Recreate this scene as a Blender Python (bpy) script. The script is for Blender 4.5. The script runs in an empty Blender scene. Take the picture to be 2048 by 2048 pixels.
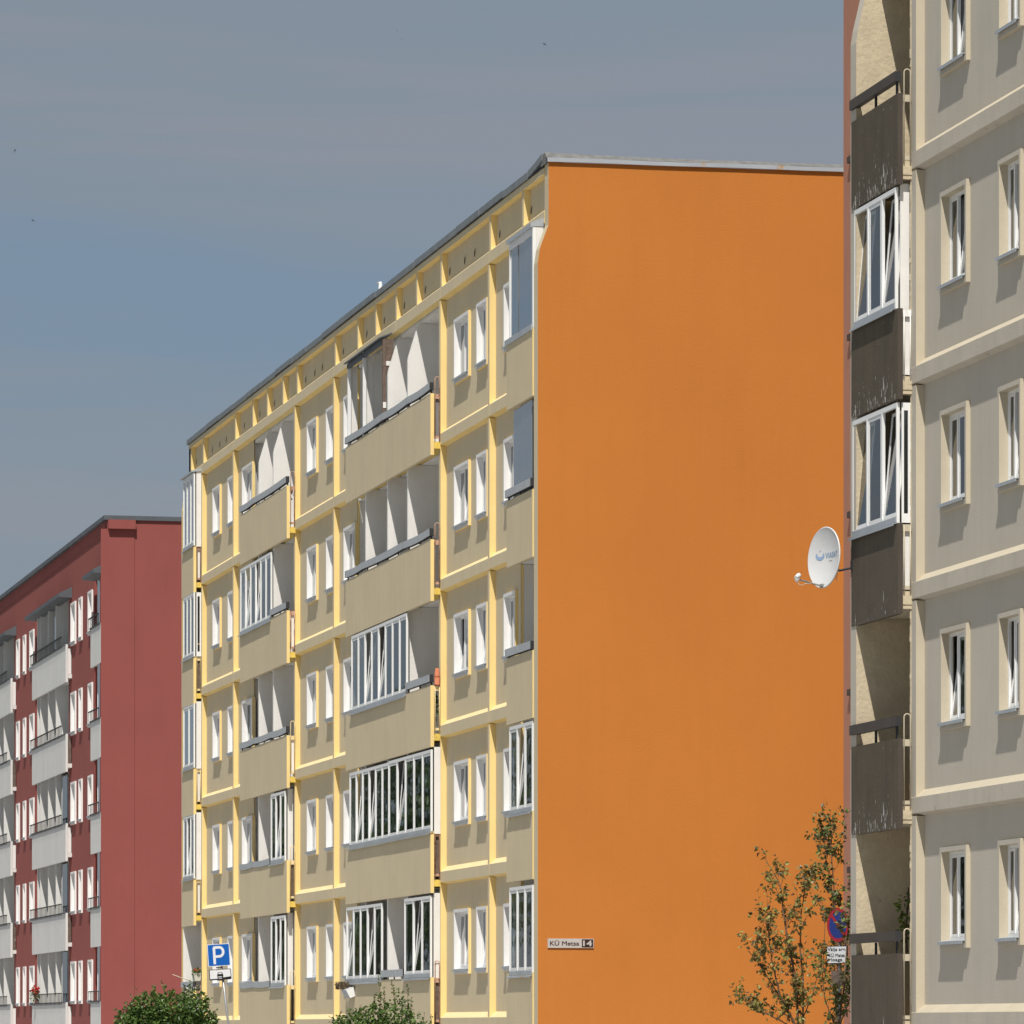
import bpy, bmesh, math, random
from math import sin, cos, radians, pi, sqrt, atan
from mathutils import Vector, Matrix
random.seed(7)

# ------------------------------------------------------------------ camera, world, sun, exposure
# World axes: +Y runs away along the street facades, +X runs into the buildings, facade grid plane is X = 0.
FPX, HOR, VX = 9500.0, 2057.0, -1117.0            # focal length, horizon row, facade vanishing point of the 2048 px picture
TH = atan((1024 - VX) / FPX)
EYE = 1.7
CD = 2.8 * cos(TH) / .1461                        # metres from the camera to the facade plane
S = bpy.context.scene
cd = bpy.data.cameras.new('camera'); cam = bpy.data.objects.new('camera', cd); S.collection.objects.link(cam)
cam.location = (-CD, 0, EYE); cam.rotation_euler = (pi / 2, 0, -TH)
cd.sensor_width = 36; cd.lens = FPX / 2048 * 36; cd.shift_x = 0; cd.shift_y = (HOR - 1024) / 2048
cd.clip_start = 1; cd.clip_end = 6000
S.camera = cam

SUN = Vector((-1, -2.7, 4.6)).normalized()
EL = math.asin(SUN.z); AZ = math.atan2(SUN.x, SUN.y)          # azimuth clockwise from +Y
W = bpy.data.worlds.new('World'); S.world = W; W.use_nodes = True
nt = W.node_tree; nt.nodes.clear(); N = nt.nodes; LK = nt.links
out = N.new('ShaderNodeOutputWorld')
sky = N.new('ShaderNodeTexSky'); sky.sky_type = 'NISHITA'; sky.sun_disc = False
sky.sun_elevation = EL; sky.sun_rotation = AZ; sky.air_density = 1.0; sky.dust_density = .6; sky.ozone_density = 1.5
b1 = N.new('ShaderNodeBackground'); b1.inputs[1].default_value = .085; LK.new(sky.outputs[0], b1.inputs[0])
tc = N.new('ShaderNodeTexCoord'); mp = N.new('ShaderNodeMapping'); mp.inputs['Scale'].default_value = (3.2, 3.2, 34)
mp.inputs['Location'].default_value = (1.3, .4, .64); mp.inputs['Rotation'].default_value = (0, radians(3), 0)
LK.new(tc.outputs['Generated'], mp.inputs[0])
n1 = N.new('ShaderNodeTexNoise'); n1.inputs['Scale'].default_value = 1.0; n1.inputs['Detail'].default_value = 6; n1.inputs['Roughness'].default_value = .57
n1.inputs['Distortion'].default_value = .5; LK.new(mp.outputs[0], n1.inputs['Vector'])
r1 = N.new('ShaderNodeValToRGB'); r1.color_ramp.elements[0].position = .26; r1.color_ramp.elements[0].color = (.195, .268, .358, 1)
r1.color_ramp.elements[1].position = .46; r1.color_ramp.elements[1].color = (.228, .273, .328, 1)
e = r1.color_ramp.elements.new(.64); e.color = (.258, .280, .322, 1)
r1.color_ramp.interpolation = 'EASE'; LK.new(n1.outputs[0], r1.inputs[0])
b2 = N.new('ShaderNodeBackground'); b2.inputs[1].default_value = 1.0; LK.new(r1.outputs[0], b2.inputs[0])
mx = N.new('ShaderNodeMixShader'); mx.inputs[0].default_value = .90
LK.new(b1.outputs[0], mx.inputs[1]); LK.new(b2.outputs[0], mx.inputs[2]); LK.new(mx.outputs[0], out.inputs[0])

sd = bpy.data.lights.new('sun', 'SUN'); so = bpy.data.objects.new('sun', sd); S.collection.objects.link(so)
sd.energy = 4.9; sd.angle = radians(.7); sd.color = (1, .955, .88)
so.rotation_euler = SUN.to_track_quat('Z', 'Y').to_euler(); so.location = (-30, -20, 60)
S.view_settings.view_transform = 'Standard'; S.view_settings.look = 'None'; S.view_settings.gamma = 1
S.view_settings.use_curve_mapping = False; S.view_settings.exposure = 0.0
S.cycles.max_bounces = 8; S.cycles.transparent_max_bounces = 12

# ------------------------------------------------------------------ survey: picture column/row -> metres
def YA(px, X=0.0):
    k = (px - 1024) / FPX; D = CD + X
    return D * (cos(TH) - k * sin(TH)) / (sin(TH) + k * cos(TH))
def AT(px, Y, py=None):
    k = (px - 1024) / FPX
    dx = Y * (sin(TH) + k * cos(TH)) / (cos(TH) - k * sin(TH))
    dep = dx * sin(TH) + Y * cos(TH)
    z = EYE + (HOR - py) / FPX * dep if py is not None else 0
    return Vector((dx - CD, Y, z))

# ------------------------------------------------------------------ materials
def mat(name, col, rough=.9, var=.10, scale=1.2, bump=.0, bscale=60, metal=0, streak=0, spec=.3, dirt=None):
    m = bpy.data.materials.new(name); m.use_nodes = True; t = m.node_tree; n = t.nodes; l = t.links
    p = n['Principled BSDF']; p.inputs['Roughness'].default_value = rough; p.inputs['Metallic'].default_value = metal
    p.inputs['Specular IOR Level'].default_value = spec
    g = n.new('ShaderNodeNewGeometry')
    a = n.new('ShaderNodeTexNoise'); a.inputs['Scale'].default_value = scale; a.inputs['Detail'].default_value = 6; a.inputs['Roughness'].default_value = .6
    l.new(g.outputs['Position'], a.inputs['Vector'])
    mr = n.new('ShaderNodeMapRange'); mr.inputs[1].default_value = .3; mr.inputs[2].default_value = .7
    mr.inputs[3].default_value = 1 - var; mr.inputs[4].default_value = 1 + var * .6; l.new(a.outputs[0], mr.inputs[0])
    mul = n.new('ShaderNodeVectorMath'); mul.operation = 'SCALE'; mul.inputs[0].default_value = col[:3]
    l.new(mr.outputs[0], mul.inputs['Scale'])
    last = mul.outputs[0]
    if streak:
        mpp = n.new('ShaderNodeMapping'); mpp.inputs['Scale'].default_value = (5, 5, .35); l.new(g.outputs['Position'], mpp.inputs[0])
        s = n.new('ShaderNodeTexNoise'); s.inputs['Scale'].default_value = 1; s.inputs['Detail'].default_value = 5; s.inputs['Roughness'].default_value = .65
        l.new(mpp.outputs[0], s.inputs['Vector'])
        m2 = n.new('ShaderNodeMapRange'); m2.inputs[1].default_value = .45; m2.inputs[2].default_value = .75
        m2.inputs[3].default_value = 1; m2.inputs[4].default_value = 1 - streak; l.new(s.outputs[0], m2.inputs[0])
        mu = n.new('ShaderNodeVectorMath'); mu.operation = 'SCALE'; l.new(last, mu.inputs[0]); l.new(m2.outputs[0], mu.inputs['Scale']); last = mu.outputs[0]
    if dirt:                                    # dirt = (colour, noise scale, threshold, softness)
        dc, ds, th, so_ = dirt
        q = n.new('ShaderNodeTexNoise'); q.inputs['Scale'].default_value = ds; q.inputs['Detail'].default_value = 5; q.inputs['Roughness'].default_value = .7
        mp3 = n.new('ShaderNodeMapping'); mp3.inputs['Scale'].default_value = (1, 1, .45); l.new(g.outputs['Position'], mp3.inputs[0]); l.new(mp3.outputs[0], q.inputs['Vector'])
        m3 = n.new('ShaderNodeMapRange'); m3.inputs[1].default_value = th; m3.inputs[2].default_value = th + so_; l.new(q.outputs[0], m3.inputs[0])
        mi = n.new('ShaderNodeMix'); mi.data_type = 'RGBA'; l.new(m3.outputs[0], mi.inputs[0]); l.new(last, mi.inputs[6]); mi.inputs[7].default_value = (*dc, 1); last = mi.outputs[2]
    l.new(last, p.inputs['Base Color'])
    if bump:
        b = n.new('ShaderNodeTexNoise'); b.inputs['Scale'].default_value = bscale; b.inputs['Detail'].default_value = 4; l.new(g.outputs['Position'], b.inputs['Vector'])
        bp = n.new('ShaderNodeBump'); bp.inputs['Strength'].default_value = bump; bp.inputs['Distance'].default_value = .02
        l.new(b.outputs[0], bp.inputs['Height']); l.new(bp.outputs[0], p.inputs['Normal'])
    return m

M = {}
M['beige'] = mat('beige_render', (.64, .54, .365), .95, .05, .7, .12, 45, streak=.06)
M['fascia'] = mat('beige_balcony_paint', (.63, .53, .355), .92, .05, .9, .1, 40, streak=.05, dirt=((.20, .17, .12), 9, .70, .03))
M['yellow'] = mat('yellow_trim_paint', (.86, .65, .28), .9, .06, 1.5, .2, 40, streak=.06)
M['yellow_slab'] = mat('bright_yellow_slab_edge', (.78, .56, .12), .8, .15, 6, dirt=((.35, .25, .12), 14, .62, .06))
M['cream'] = mat('cream_ledge_paint', (.81, .645, .355), .9, .06, 1.5, .2, 40)
M['orange'] = mat('orange_gable_render', (.555, .195, .037), .95, .045, .42, .30, 60, streak=.03, dirt=((.40, .125, .03), 1.1, .70, .10))
M['white'] = mat('white_wall_paint', (.78, .76, .73), .85, .05, 2, .15, 30, streak=.05, dirt=((.42, .36, .30), 3.2, .69, .04))
M['white_reveal'] = mat('white_reveal_paint', (.82, .80, .78), .8, .04, 3)
M['pvc'] = mat('white_plastic_frame', (.82, .82, .81), .4, .03, 3, spec=.5)
M['grey_trim'] = mat('white_window_trim', (.74, .74, .74), .8, .04, 3)
M['tin'] = mat('grey_sheet_metal', (.40, .43, .46), .5, .12, 2.5, metal=.1, spec=.5)
M['coping_tin'] = mat('weathered_coping_sheet', (.20, .22, .235), .6, .15, 2.5, metal=.1)
M['tin_dark'] = mat('dark_grey_sheet_metal', (.115, .125, .14), .6, .15, 2, metal=.2)
M['felt'] = mat('roofing_felt', (.19, .19, .185), .95, .25, 7, .5, 90)
M['lip'] = mat('pale_metal_drip_edge', (.46, .50, .54), .45, .1, 1.5, metal=.2, dirt=((.55, .33, .12), 1.5, .62, .05))
M['rail'] = mat('grey_handrail_board', (.43, .45, .47), .55, .10, 5, dirt=((.5, .52, .54), 38, .70, .02))
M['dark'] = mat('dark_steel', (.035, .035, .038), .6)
M['rust'] = mat('rusty_pink_steel', (.55, .34, .24), .8, .25, 20, dirt=((.20, .09, .05), 12, .56, .05))
M['board_brown'] = mat('weathered_brown_board', (.17, .125, .10), .95, .35, 14, .4, 60, streak=.4, dirt=((.5, .46, .42), 10, .66, .05))
M['board_white'] = mat('white_side_board', (.78, .76, .73), .8, .05, 4)
M['interior'] = mat('dim_interior_wall', (.22, .22, .22), .95)
M['curtain'] = mat('pale_curtain', (.70, .69, .67), .9, .12, 7, streak=.2)
M['red_gable'] = mat('brick_red_gable_render', (.285, .080, .070), .95, .05, .6, .12, 38, streak=.04)
M['red'] = mat('brick_red_facade_render', (.29, .080, .068), .95, .05, .6, .1, 38, streak=.05)
M['red_fascia'] = mat('pale_grey_balcony_panel', (.70, .69, .665), .9, .05, 1.2, .2, 40, streak=.08)
M['grey'] = mat('grey_beige_render', (.52, .475, .40), .95, .05, .8, .15, 45, streak=.05)
M['grey_ledge'] = mat('grey_beige_ledge_render', (.53, .48, .40), .95, .08, 1.5, .2, 40, streak=.08, dirt=((.25, .20, .14), 7, .66, .04))
M['cream2'] = mat('pale_cream_render', (.54, .475, .36), .95, .06, 2, .15, 35, dirt=((.45, .34, .2), 8, .68, .04))
M['cream_rough'] = mat('rough_cream_loggia_render', (.58, .49, .345), .95, .12, 5, .5, 16, dirt=((.42, .33, .22), 10, .64, .06))
M['terracotta'] = mat('terracotta_pink_render', (.46, .215, .145), .95, .06, 1, .3, 40, streak=.08)
M['terracotta2'] = mat('terracotta_reveal', (.62, .22, .10), .95, .05, 2)
M['brown_tin'] = mat('brown_handrail', (.075, .060, .050), .6, .1, 3)
M['pvc_bar'] = M['pvc']
M['galv'] = mat('galvanised_steel', (.42, .43, .44), .4, .15, 15, metal=.6)
M['dish'] = mat('satellite_dish_paint', (.66, .66, .655), .45, .04, 3, spec=.5)
M['dish_print'] = mat('pale_blue_print', (.27, .38, .55), .6)
M['print_grey'] = mat('faint_grey_print', (.28, .28, .28), .6)
M['sign_blue'] = mat('blue_sign_face', (.0, .10, .42), .35, .05, 6, spec=.5)
M['sign_white'] = mat('white_sign_face', (.72, .72, .74), .4, .05, 6, spec=.5)
M['sign_black'] = mat('black_sign_print', (.015, .013, .014), .5)
M['sign_navy'] = mat('dark_blue_sign_face', (.012, .03, .20), .4, spec=.5)
M['sign_red'] = mat('red_sign_face', (.36, .012, .02), .35, spec=.5)
M['plate_brown'] = mat('dark_brown_number_plate', (.05, .02, .018), .5)
M['plate_grey'] = mat('pale_grey_name_plate', (.52, .49, .46), .5)
M['plate_ink'] = mat('brown_plate_lettering', (.085, .045, .04), .5)
M['bark'] = mat('brown_bark', (.16, .10, .065), .9, .3, 30, .4, 60)
M['pot'] = mat('terracotta_clay', (.50, .17, .09), .8, .1, 9)
M['pot_grey'] = mat('pale_plastic_planter', (.50, .50, .44), .7)
M['flower_red'] = mat('red_petals', (.55, .02, .03), .6)
M['flower_orange'] = mat('orange_petals', (.75, .14, .02), .6)
M['bird_white'] = mat('white_feathers', (.82, .82, .82), .8)
M['bird_dark'] = mat('dark_feathers', (.02, .02, .025), .8)
M['beak'] = mat('yellow_beak', (.7, .45, .12), .6)
M['asphalt'] = mat('asphalt', (.055, .054, .052), .95, .25, 1.5, .5, 80)
M['grass'] = mat('grass_ground', (.07, .095, .035), 1, .35, .6, .6, 30)
M['bounce_paver'] = mat('pale_bounce_concrete', (.43, .425, .42), .95, .15, 1.5, .4, 60)  # concrete kept pale so unseen ground throws light back onto the facades

def peel_mat(name, col, amount):
    """brown-grey paint that flakes off in white specks, denser towards the bottom edge (object z)"""
    m = mat(name, col, .85, .12, 2.5, .3, 40, streak=.18); t = m.node_tree; n = t.nodes; l = t.links
    p = n['Principled BSDF']; src = p.inputs['Base Color'].links[0].from_socket
    g = n.new('ShaderNodeTexCoord'); mpp = n.new('ShaderNodeMapping'); mpp.inputs['Scale'].default_value = (14, 11, 3.4); l.new(g.outputs['Object'], mpp.inputs[0])
    a = n.new('ShaderNodeTexNoise'); a.inputs['Scale'].default_value = 1.6; a.inputs['Detail'].default_value = 6; a.inputs['Roughness'].default_value = .72; l.new(mpp.outputs[0], a.inputs['Vector'])
    sx = n.new('ShaderNodeSeparateXYZ'); l.new(g.outputs['Object'], sx.inputs[0])
    big = n.new('ShaderNodeTexNoise'); big.inputs['Scale'].default_value = 2.2; l.new(g.outputs['Object'], big.inputs['Vector'])
    mr = n.new('ShaderNodeMapRange'); mr.inputs[1].default_value = 0; mr.inputs[2].default_value = .55; mr.inputs[3].default_value = .09; mr.inputs[4].default_value = .0; l.new(sx.outputs[2], mr.inputs[0])
    m5 = n.new('ShaderNodeMath'); m5.operation = 'MULTIPLY_ADD'; m5.inputs[1].default_value = .30; l.new(big.outputs[0], m5.inputs[0]); l.new(mr.outputs[0], m5.inputs[2])
    ad = n.new('ShaderNodeMath'); ad.operation = 'ADD'; l.new(a.outputs[0], ad.inputs[0]); l.new(m5.outputs[0], ad.inputs[1])
    th = n.new('ShaderNodeMapRange'); th.inputs[1].default_value = .86 - amount; th.inputs[2].default_value = .89 - amount; l.new(ad.outputs[0], th.inputs[0])
    mi = n.new('ShaderNodeMix'); mi.data_type = 'RGBA'; l.new(th.outputs[0], mi.inputs[0]); l.new(src, mi.inputs[6]); mi.inputs[7].default_value = (.48, .47, .44, 1)
    l.new(mi.outputs[2], p.inputs['Base Color']); return m
M['peel_a'] = peel_mat('flaking_brown_panel_paint', (.100, .081, .056), .060)
M['peel_b'] = peel_mat('lightly_flaking_brown_panel_paint', (.100, .081, .056), .050)
M['peel_c'] = peel_mat('sound_brown_panel_paint', (.102, .083, .060), .0)

def glass_mat(name, tint, trans, k=1.7, dc=(.03, .035, .035)):
    m = bpy.data.materials.new(name); m.use_nodes = True; t = m.node_tree; n = t.nodes; l = t.links; n.clear()
    o = n.new('ShaderNodeOutputMaterial'); tr = n.new('ShaderNodeBsdfTransparent'); tr.inputs[0].default_value = (*tint, 1)
    di = n.new('ShaderNodeBsdfDiffuse'); di.inputs[0].default_value = (*dc, 1)
    m0 = n.new('ShaderNodeMixShader'); m0.inputs[0].default_value = trans; l.new(di.outputs[0], m0.inputs[1]); l.new(tr.outputs[0], m0.inputs[2])
    gl = n.new('ShaderNodeBsdfGlossy'); gl.inputs['Roughness'].default_value = .015
    g = n.new('ShaderNodeNewGeometry'); no = n.new('ShaderNodeTexNoise'); no.inputs['Scale'].default_value = 1.7; l.new(g.outputs['Position'], no.inputs['Vector'])
    bp = n.new('ShaderNodeBump'); bp.inputs['Strength'].default_value = .05; bp.inputs['Distance'].default_value = .03; l.new(no.outputs[0], bp.inputs['Height']); l.new(bp.outputs[0], gl.inputs['Normal'])
    fr = n.new('ShaderNodeFresnel'); fr.inputs[0].default_value = 1.5
    mu = n.new('ShaderNodeMath'); mu.operation = 'MULTIPLY'; mu.inputs[1].default_value = k; mu.use_clamp = True; l.new(fr.outputs[0], mu.inputs[0])
    m1 = n.new('ShaderNodeMixShader'); l.new(mu.outputs[0], m1.inputs[0]); l.new(m0.outputs[0], m1.inputs[1]); l.new(gl.outputs[0], m1.inputs[2])
    l.new(m1.outputs[0], o.inputs[0]); return m
M['glass'] = glass_mat('window_glass', (.75, .80, .80), .85, 1.8)
M['glass_blue'] = glass_mat('sky_reflection_tinted_glass', (.35, .42, .46), .5, 2.2, (.34, .40, .45))  # pale blue diffuse base paints in the reflected sky
M['glass_dark'] = glass_mat('dark_balcony_glass', (.45, .50, .50), .7, 1.5)

def leaf_mat(name, col, col2):
    m = bpy.data.materials.new(name); m.use_nodes = True; t = m.node_tree; n = t.nodes; l = t.links; n.clear()
    o = n.new('ShaderNodeOutputMaterial'); g = n.new('ShaderNodeNewGeometry')
    r = n.new('ShaderNodeValToRGB'); r.color_ramp.elements[0].color = (*col, 1); r.color_ramp.elements[1].color = (*col2, 1)
    l.new(g.outputs['Random Per Island'], r.inputs[0])
    p = n.new('ShaderNodeBsdfPrincipled'); p.inputs['Roughness'].default_value = .5; l.new(r.outputs[0], p.inputs['Base Color'])
    tr = n.new('ShaderNodeBsdfTranslucent'); l.new(r.outputs[0], tr.inputs[0])
    mi = n.new('ShaderNodeMixShader'); mi.inputs[0].default_value = .25; l.new(p.outputs[0], mi.inputs[1]); l.new(tr.outputs[0], mi.inputs[2]); l.new(mi.outputs[0], o.inputs[0])
    return m
M['leaf_green'] = leaf_mat('lilac_leaves', (.035, .080, .015), (.15, .24, .05))
M['leaf_mix'] = leaf_mat('green_and_dark_leaves', (.07, .055, .030), (.20, .25, .055))
M['leaf_olive'] = leaf_mat('olive_sapling_leaves', (.10, .062, .028), (.33, .31, .075))
M['leaf_vine'] = leaf_mat('vine_leaves', (.05, .10, .01), (.20, .25, .03))
M['leaf_dry'] = leaf_mat('dry_grass_leaves', (.12, .09, .05), (.26, .19, .11))
M['leaf_tree'] = leaf_mat('broadleaf_tree_leaves', (.02, .05, .012), (.09, .15, .03))

# ------------------------------------------------------------------ mesh helpers
WL = {}
class MB:
    def __init__(s): s.v = []; s.f = []; s.m = []; s.sm = []
    def face(s, pts, m=0, smooth=False):
        i = len(s.v); s.v += [tuple(p) for p in pts]; s.f.append(tuple(range(i, i + len(pts)))); s.m.append(m); s.sm.append(smooth)
    def box(s, x0, x1, y0, y1, z0, z1, m=0, mm=None):
        """mm = optional material per face: -x +x -y +y -z +z"""
        mm = mm or [m] * 6
        P = [(x0, y0, z0), (x1, y0, z0), (x1, y1, z0), (x0, y1, z0), (x0, y0, z1), (x1, y0, z1), (x1, y1, z1), (x0, y1, z1)]
        for k, q in enumerate(((0, 4, 7, 3), (1, 2, 6, 5), (0, 1, 5, 4), (3, 7, 6, 2), (0, 3, 2, 1), (4, 5, 6, 7))):
            if mm[k] is not None: s.face([P[j] for j in q], mm[k])
        return s
    def prism(s, prof, y0, y1, mats):
        """profile of (x,z) pairs extruded along y; mats: one per edge, then near cap, far cap"""
        n = len(prof)
        for i in range(n):
            a, b = prof[i], prof[(i + 1) % n]
            s.face([(a[0], y0, a[1]), (a[0], y1, a[1]), (b[0], y1, b[1]), (b[0], y0, b[1])], mats[i])
        s.face([(p[0], y0, p[1]) for p in prof], mats[n]); s.face([(p[0], y1, p[1]) for p in reversed(prof)], mats[n + 1])
        return s
    def tube(s, pts, r, n=8, m=0, cap=True):
        pts = [Vector(p) for p in pts]; rs = r if isinstance(r, (list, tuple)) else [r] * len(pts)
        base = len(s.v); up = Vector((0, 0, 1)); prev = None
        for i, p in enumerate(pts):
            d = (pts[min(i + 1, len(pts) - 1)] - pts[max(i - 1, 0)])
            d = d.normalized() if d.length > 1e-9 else Vector((0, 0, 1))
            if prev is None:
                a = d.cross(up) if abs(d.z) < .95 else d.cross(Vector((1, 0, 0)))
            else:
                a = prev - d * prev.dot(d)
            a.normalize(); prev = a; b = d.cross(a)
            for k in range(n):
                t = 2 * pi * k / n; s.v.append(tuple(p + (a * cos(t) + b * sin(t)) * rs[i]))
        for i in range(len(pts) - 1):
            for k in range(n):
                q = base + i * n; s.f.append((q + k, q + (k + 1) % n, q + n + (k + 1) % n, q + n + k)); s.m.append(m); s.sm.append(True)
        if cap:
            s.f.append(tuple(base + k for k in reversed(range(n)))); s.m.append(m); s.sm.append(False)
            q = base + (len(pts) - 1) * n; s.f.append(tuple(q + k for k in range(n))); s.m.append(m); s.sm.append(False)
        return s
    def lathe(s, prof, c, n=16, m=0):
        """(radius, z) profile turned about a vertical axis at c"""
        base = len(s.v)
        for r, z in prof:
            for k in range(n):
                t = 2 * pi * k / n; s.v.append((c[0] + r * cos(t), c[1] + r * sin(t), c[2] + z))
        for i in range(len(prof) - 1):
            for k in range(n):
                q = base + i * n; s.f.append((q + k, q + (k + 1) % n, q + n + (k + 1) % n, q + n + k)); s.m.append(m); s.sm.append(True)
        return s
    def xform(s, mtx, i0=0):
        for i in range(i0, len(s.v)): s.v[i] = tuple(mtx @ Vector(s.v[i]))
    def build(s, name, mats, parent=None, origin=None):
        if not isinstance(mats, (list, tuple)): mats = [mats]
        if origin is None:
            xs = [v[0] for v in s.v]; ys = [v[1] for v in s.v]; zs = [v[2] for v in s.v]
            origin = ((min(xs) + max(xs)) / 2, (min(ys) + max(ys)) / 2, min(zs))
        o3 = Vector(origin)
        me = bpy.data.meshes.new(name); me.from_pydata([tuple(Vector(v) - o3) for v in s.v], [], s.f); 
        for m in mats: me.materials.append(M[m] if isinstance(m, str) else m)
        me.polygons.foreach_set('material_index', s.m); me.polygons.foreach_set('use_smooth', s.sm); me.update()
        return link(name, me, parent, o3)
def link(name, data, parent, o3):
    o = bpy.data.objects.new(name, data); S.collection.objects.link(o)
    if parent: o.parent = parent; o.location = o3 - WL[parent.name]
    else: o.location = o3
    WL[o.name] = Vector(o3); return o
def thing(name, label, cat, loc, group=None):
    o = link(name, None, None, Vector(loc)); o['label'] = label; o['category'] = cat
    if group: o['group'] = group
    return o
def tag(o, label, cat, group=None):
    o['label'] = label; o['category'] = cat
    if group: o['group'] = group
    return o

def text_mb(txt, size, bold=0.0):
    """flat lettering as mesh data in the local XY plane, centred"""
    cu = bpy.data.curves.new('lettering', 'FONT'); cu.body = txt; cu.size = size; cu.align_x = 'CENTER'; cu.align_y = 'CENTER'; cu.resolution_u = 4
    ob = bpy.data.objects.new('lettering', cu); S.collection.objects.link(ob)
    bpy.context.view_layer.update()
    me = bpy.data.meshes.new_from_object(ob.evaluated_get(bpy.context.evaluated_depsgraph_get()))
    mb = MB(); mb.v = [tuple(v.co) for v in me.vertices]; mb.f = [tuple(p.vertices) for p in me.polygons]; mb.m = [0] * len(mb.f); mb.sm = [False] * len(mb.f)
    bpy.data.objects.remove(ob); bpy.data.curves.remove(cu); bpy.data.meshes.remove(me)
    if bold:                                     # heavier strokes: stacked, slightly shifted copies
        v0, f0 = list(mb.v), list(mb.f); mb.v = []; mb.f = []
        for i, (sx, sy) in enumerate(((-1, 0), (1, 0), (0, 1), (0, -1), (0, 0))):
            n0 = len(mb.v); mb.v += [(v[0] + sx * bold * size, v[1] + sy * bold * size, .0003 * i) for v in v0]; mb.f += [tuple(j + n0 for j in f) for f in f0]
        mb.m = [0] * len(mb.f); mb.sm = [False] * len(mb.f)
    return mb

# ------------------------------------------------------------------ ground
mb = MB(); mb.face([(-3000, -500, 0), (3000, -500, 0), (3000, 5000, 0), (-3000, 5000, 0)]); mb.build('ground', 'grass', None, (0, 0, 0))['kind'] = 'structure'
mb = MB(); mb.box(-24, -17, -60, 400, -.02, .008); mb.build('road', 'asphalt', None, (0, 0, 0))['kind'] = 'structure'
mb = MB(); mb.box(-70, -24.16, -60, 400, -.02, .012); mb.box(-16.8, 30, -60, 400, -.02, .012); mb.build('bounce_yard', 'bounce_paver', None, (0, 0, 0))['kind'] = 'structure'  # unseen concrete added as a pale reflector to lift the street fronts
mb = MB(); mb.box(-16.99, -16.81, -60, 400, -.02, .13); mb.box(-24.15, -24.01, -60, 400, -.02, .13); mb.build('kerb', 'bounce_paver', None, (0, 0, 0))['kind'] = 'structure'

# ------------------------------------------------------------------ panel block builder
ZB = 1.7; FH = 2.8; PR = .115                      # ground-floor ledge, storey height, projection of fins and ledges
def sheet(mb, X, y0, y1, z0, z1, holes, m=0):
    """wall skin facing -X with rectangular holes (y0,y1,z0,z1)"""
    ys = sorted({y0, y1} | {h for q in holes for h in q[:2]}); zs = sorted({z0, z1} | {h for q in holes for h in q[2:]})
    for a, b in zip(ys, ys[1:]):
        for c, d in zip(zs, zs[1:]):
            cy, cz = (a + b) / 2, (c + d) / 2
            if any(h[0] < cy < h[1] and h[2] < cz < h[3] for h in holes): continue
            mb.face([(X, a, c), (X, a, d), (X, b, d), (X, b, c)], m)

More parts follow.
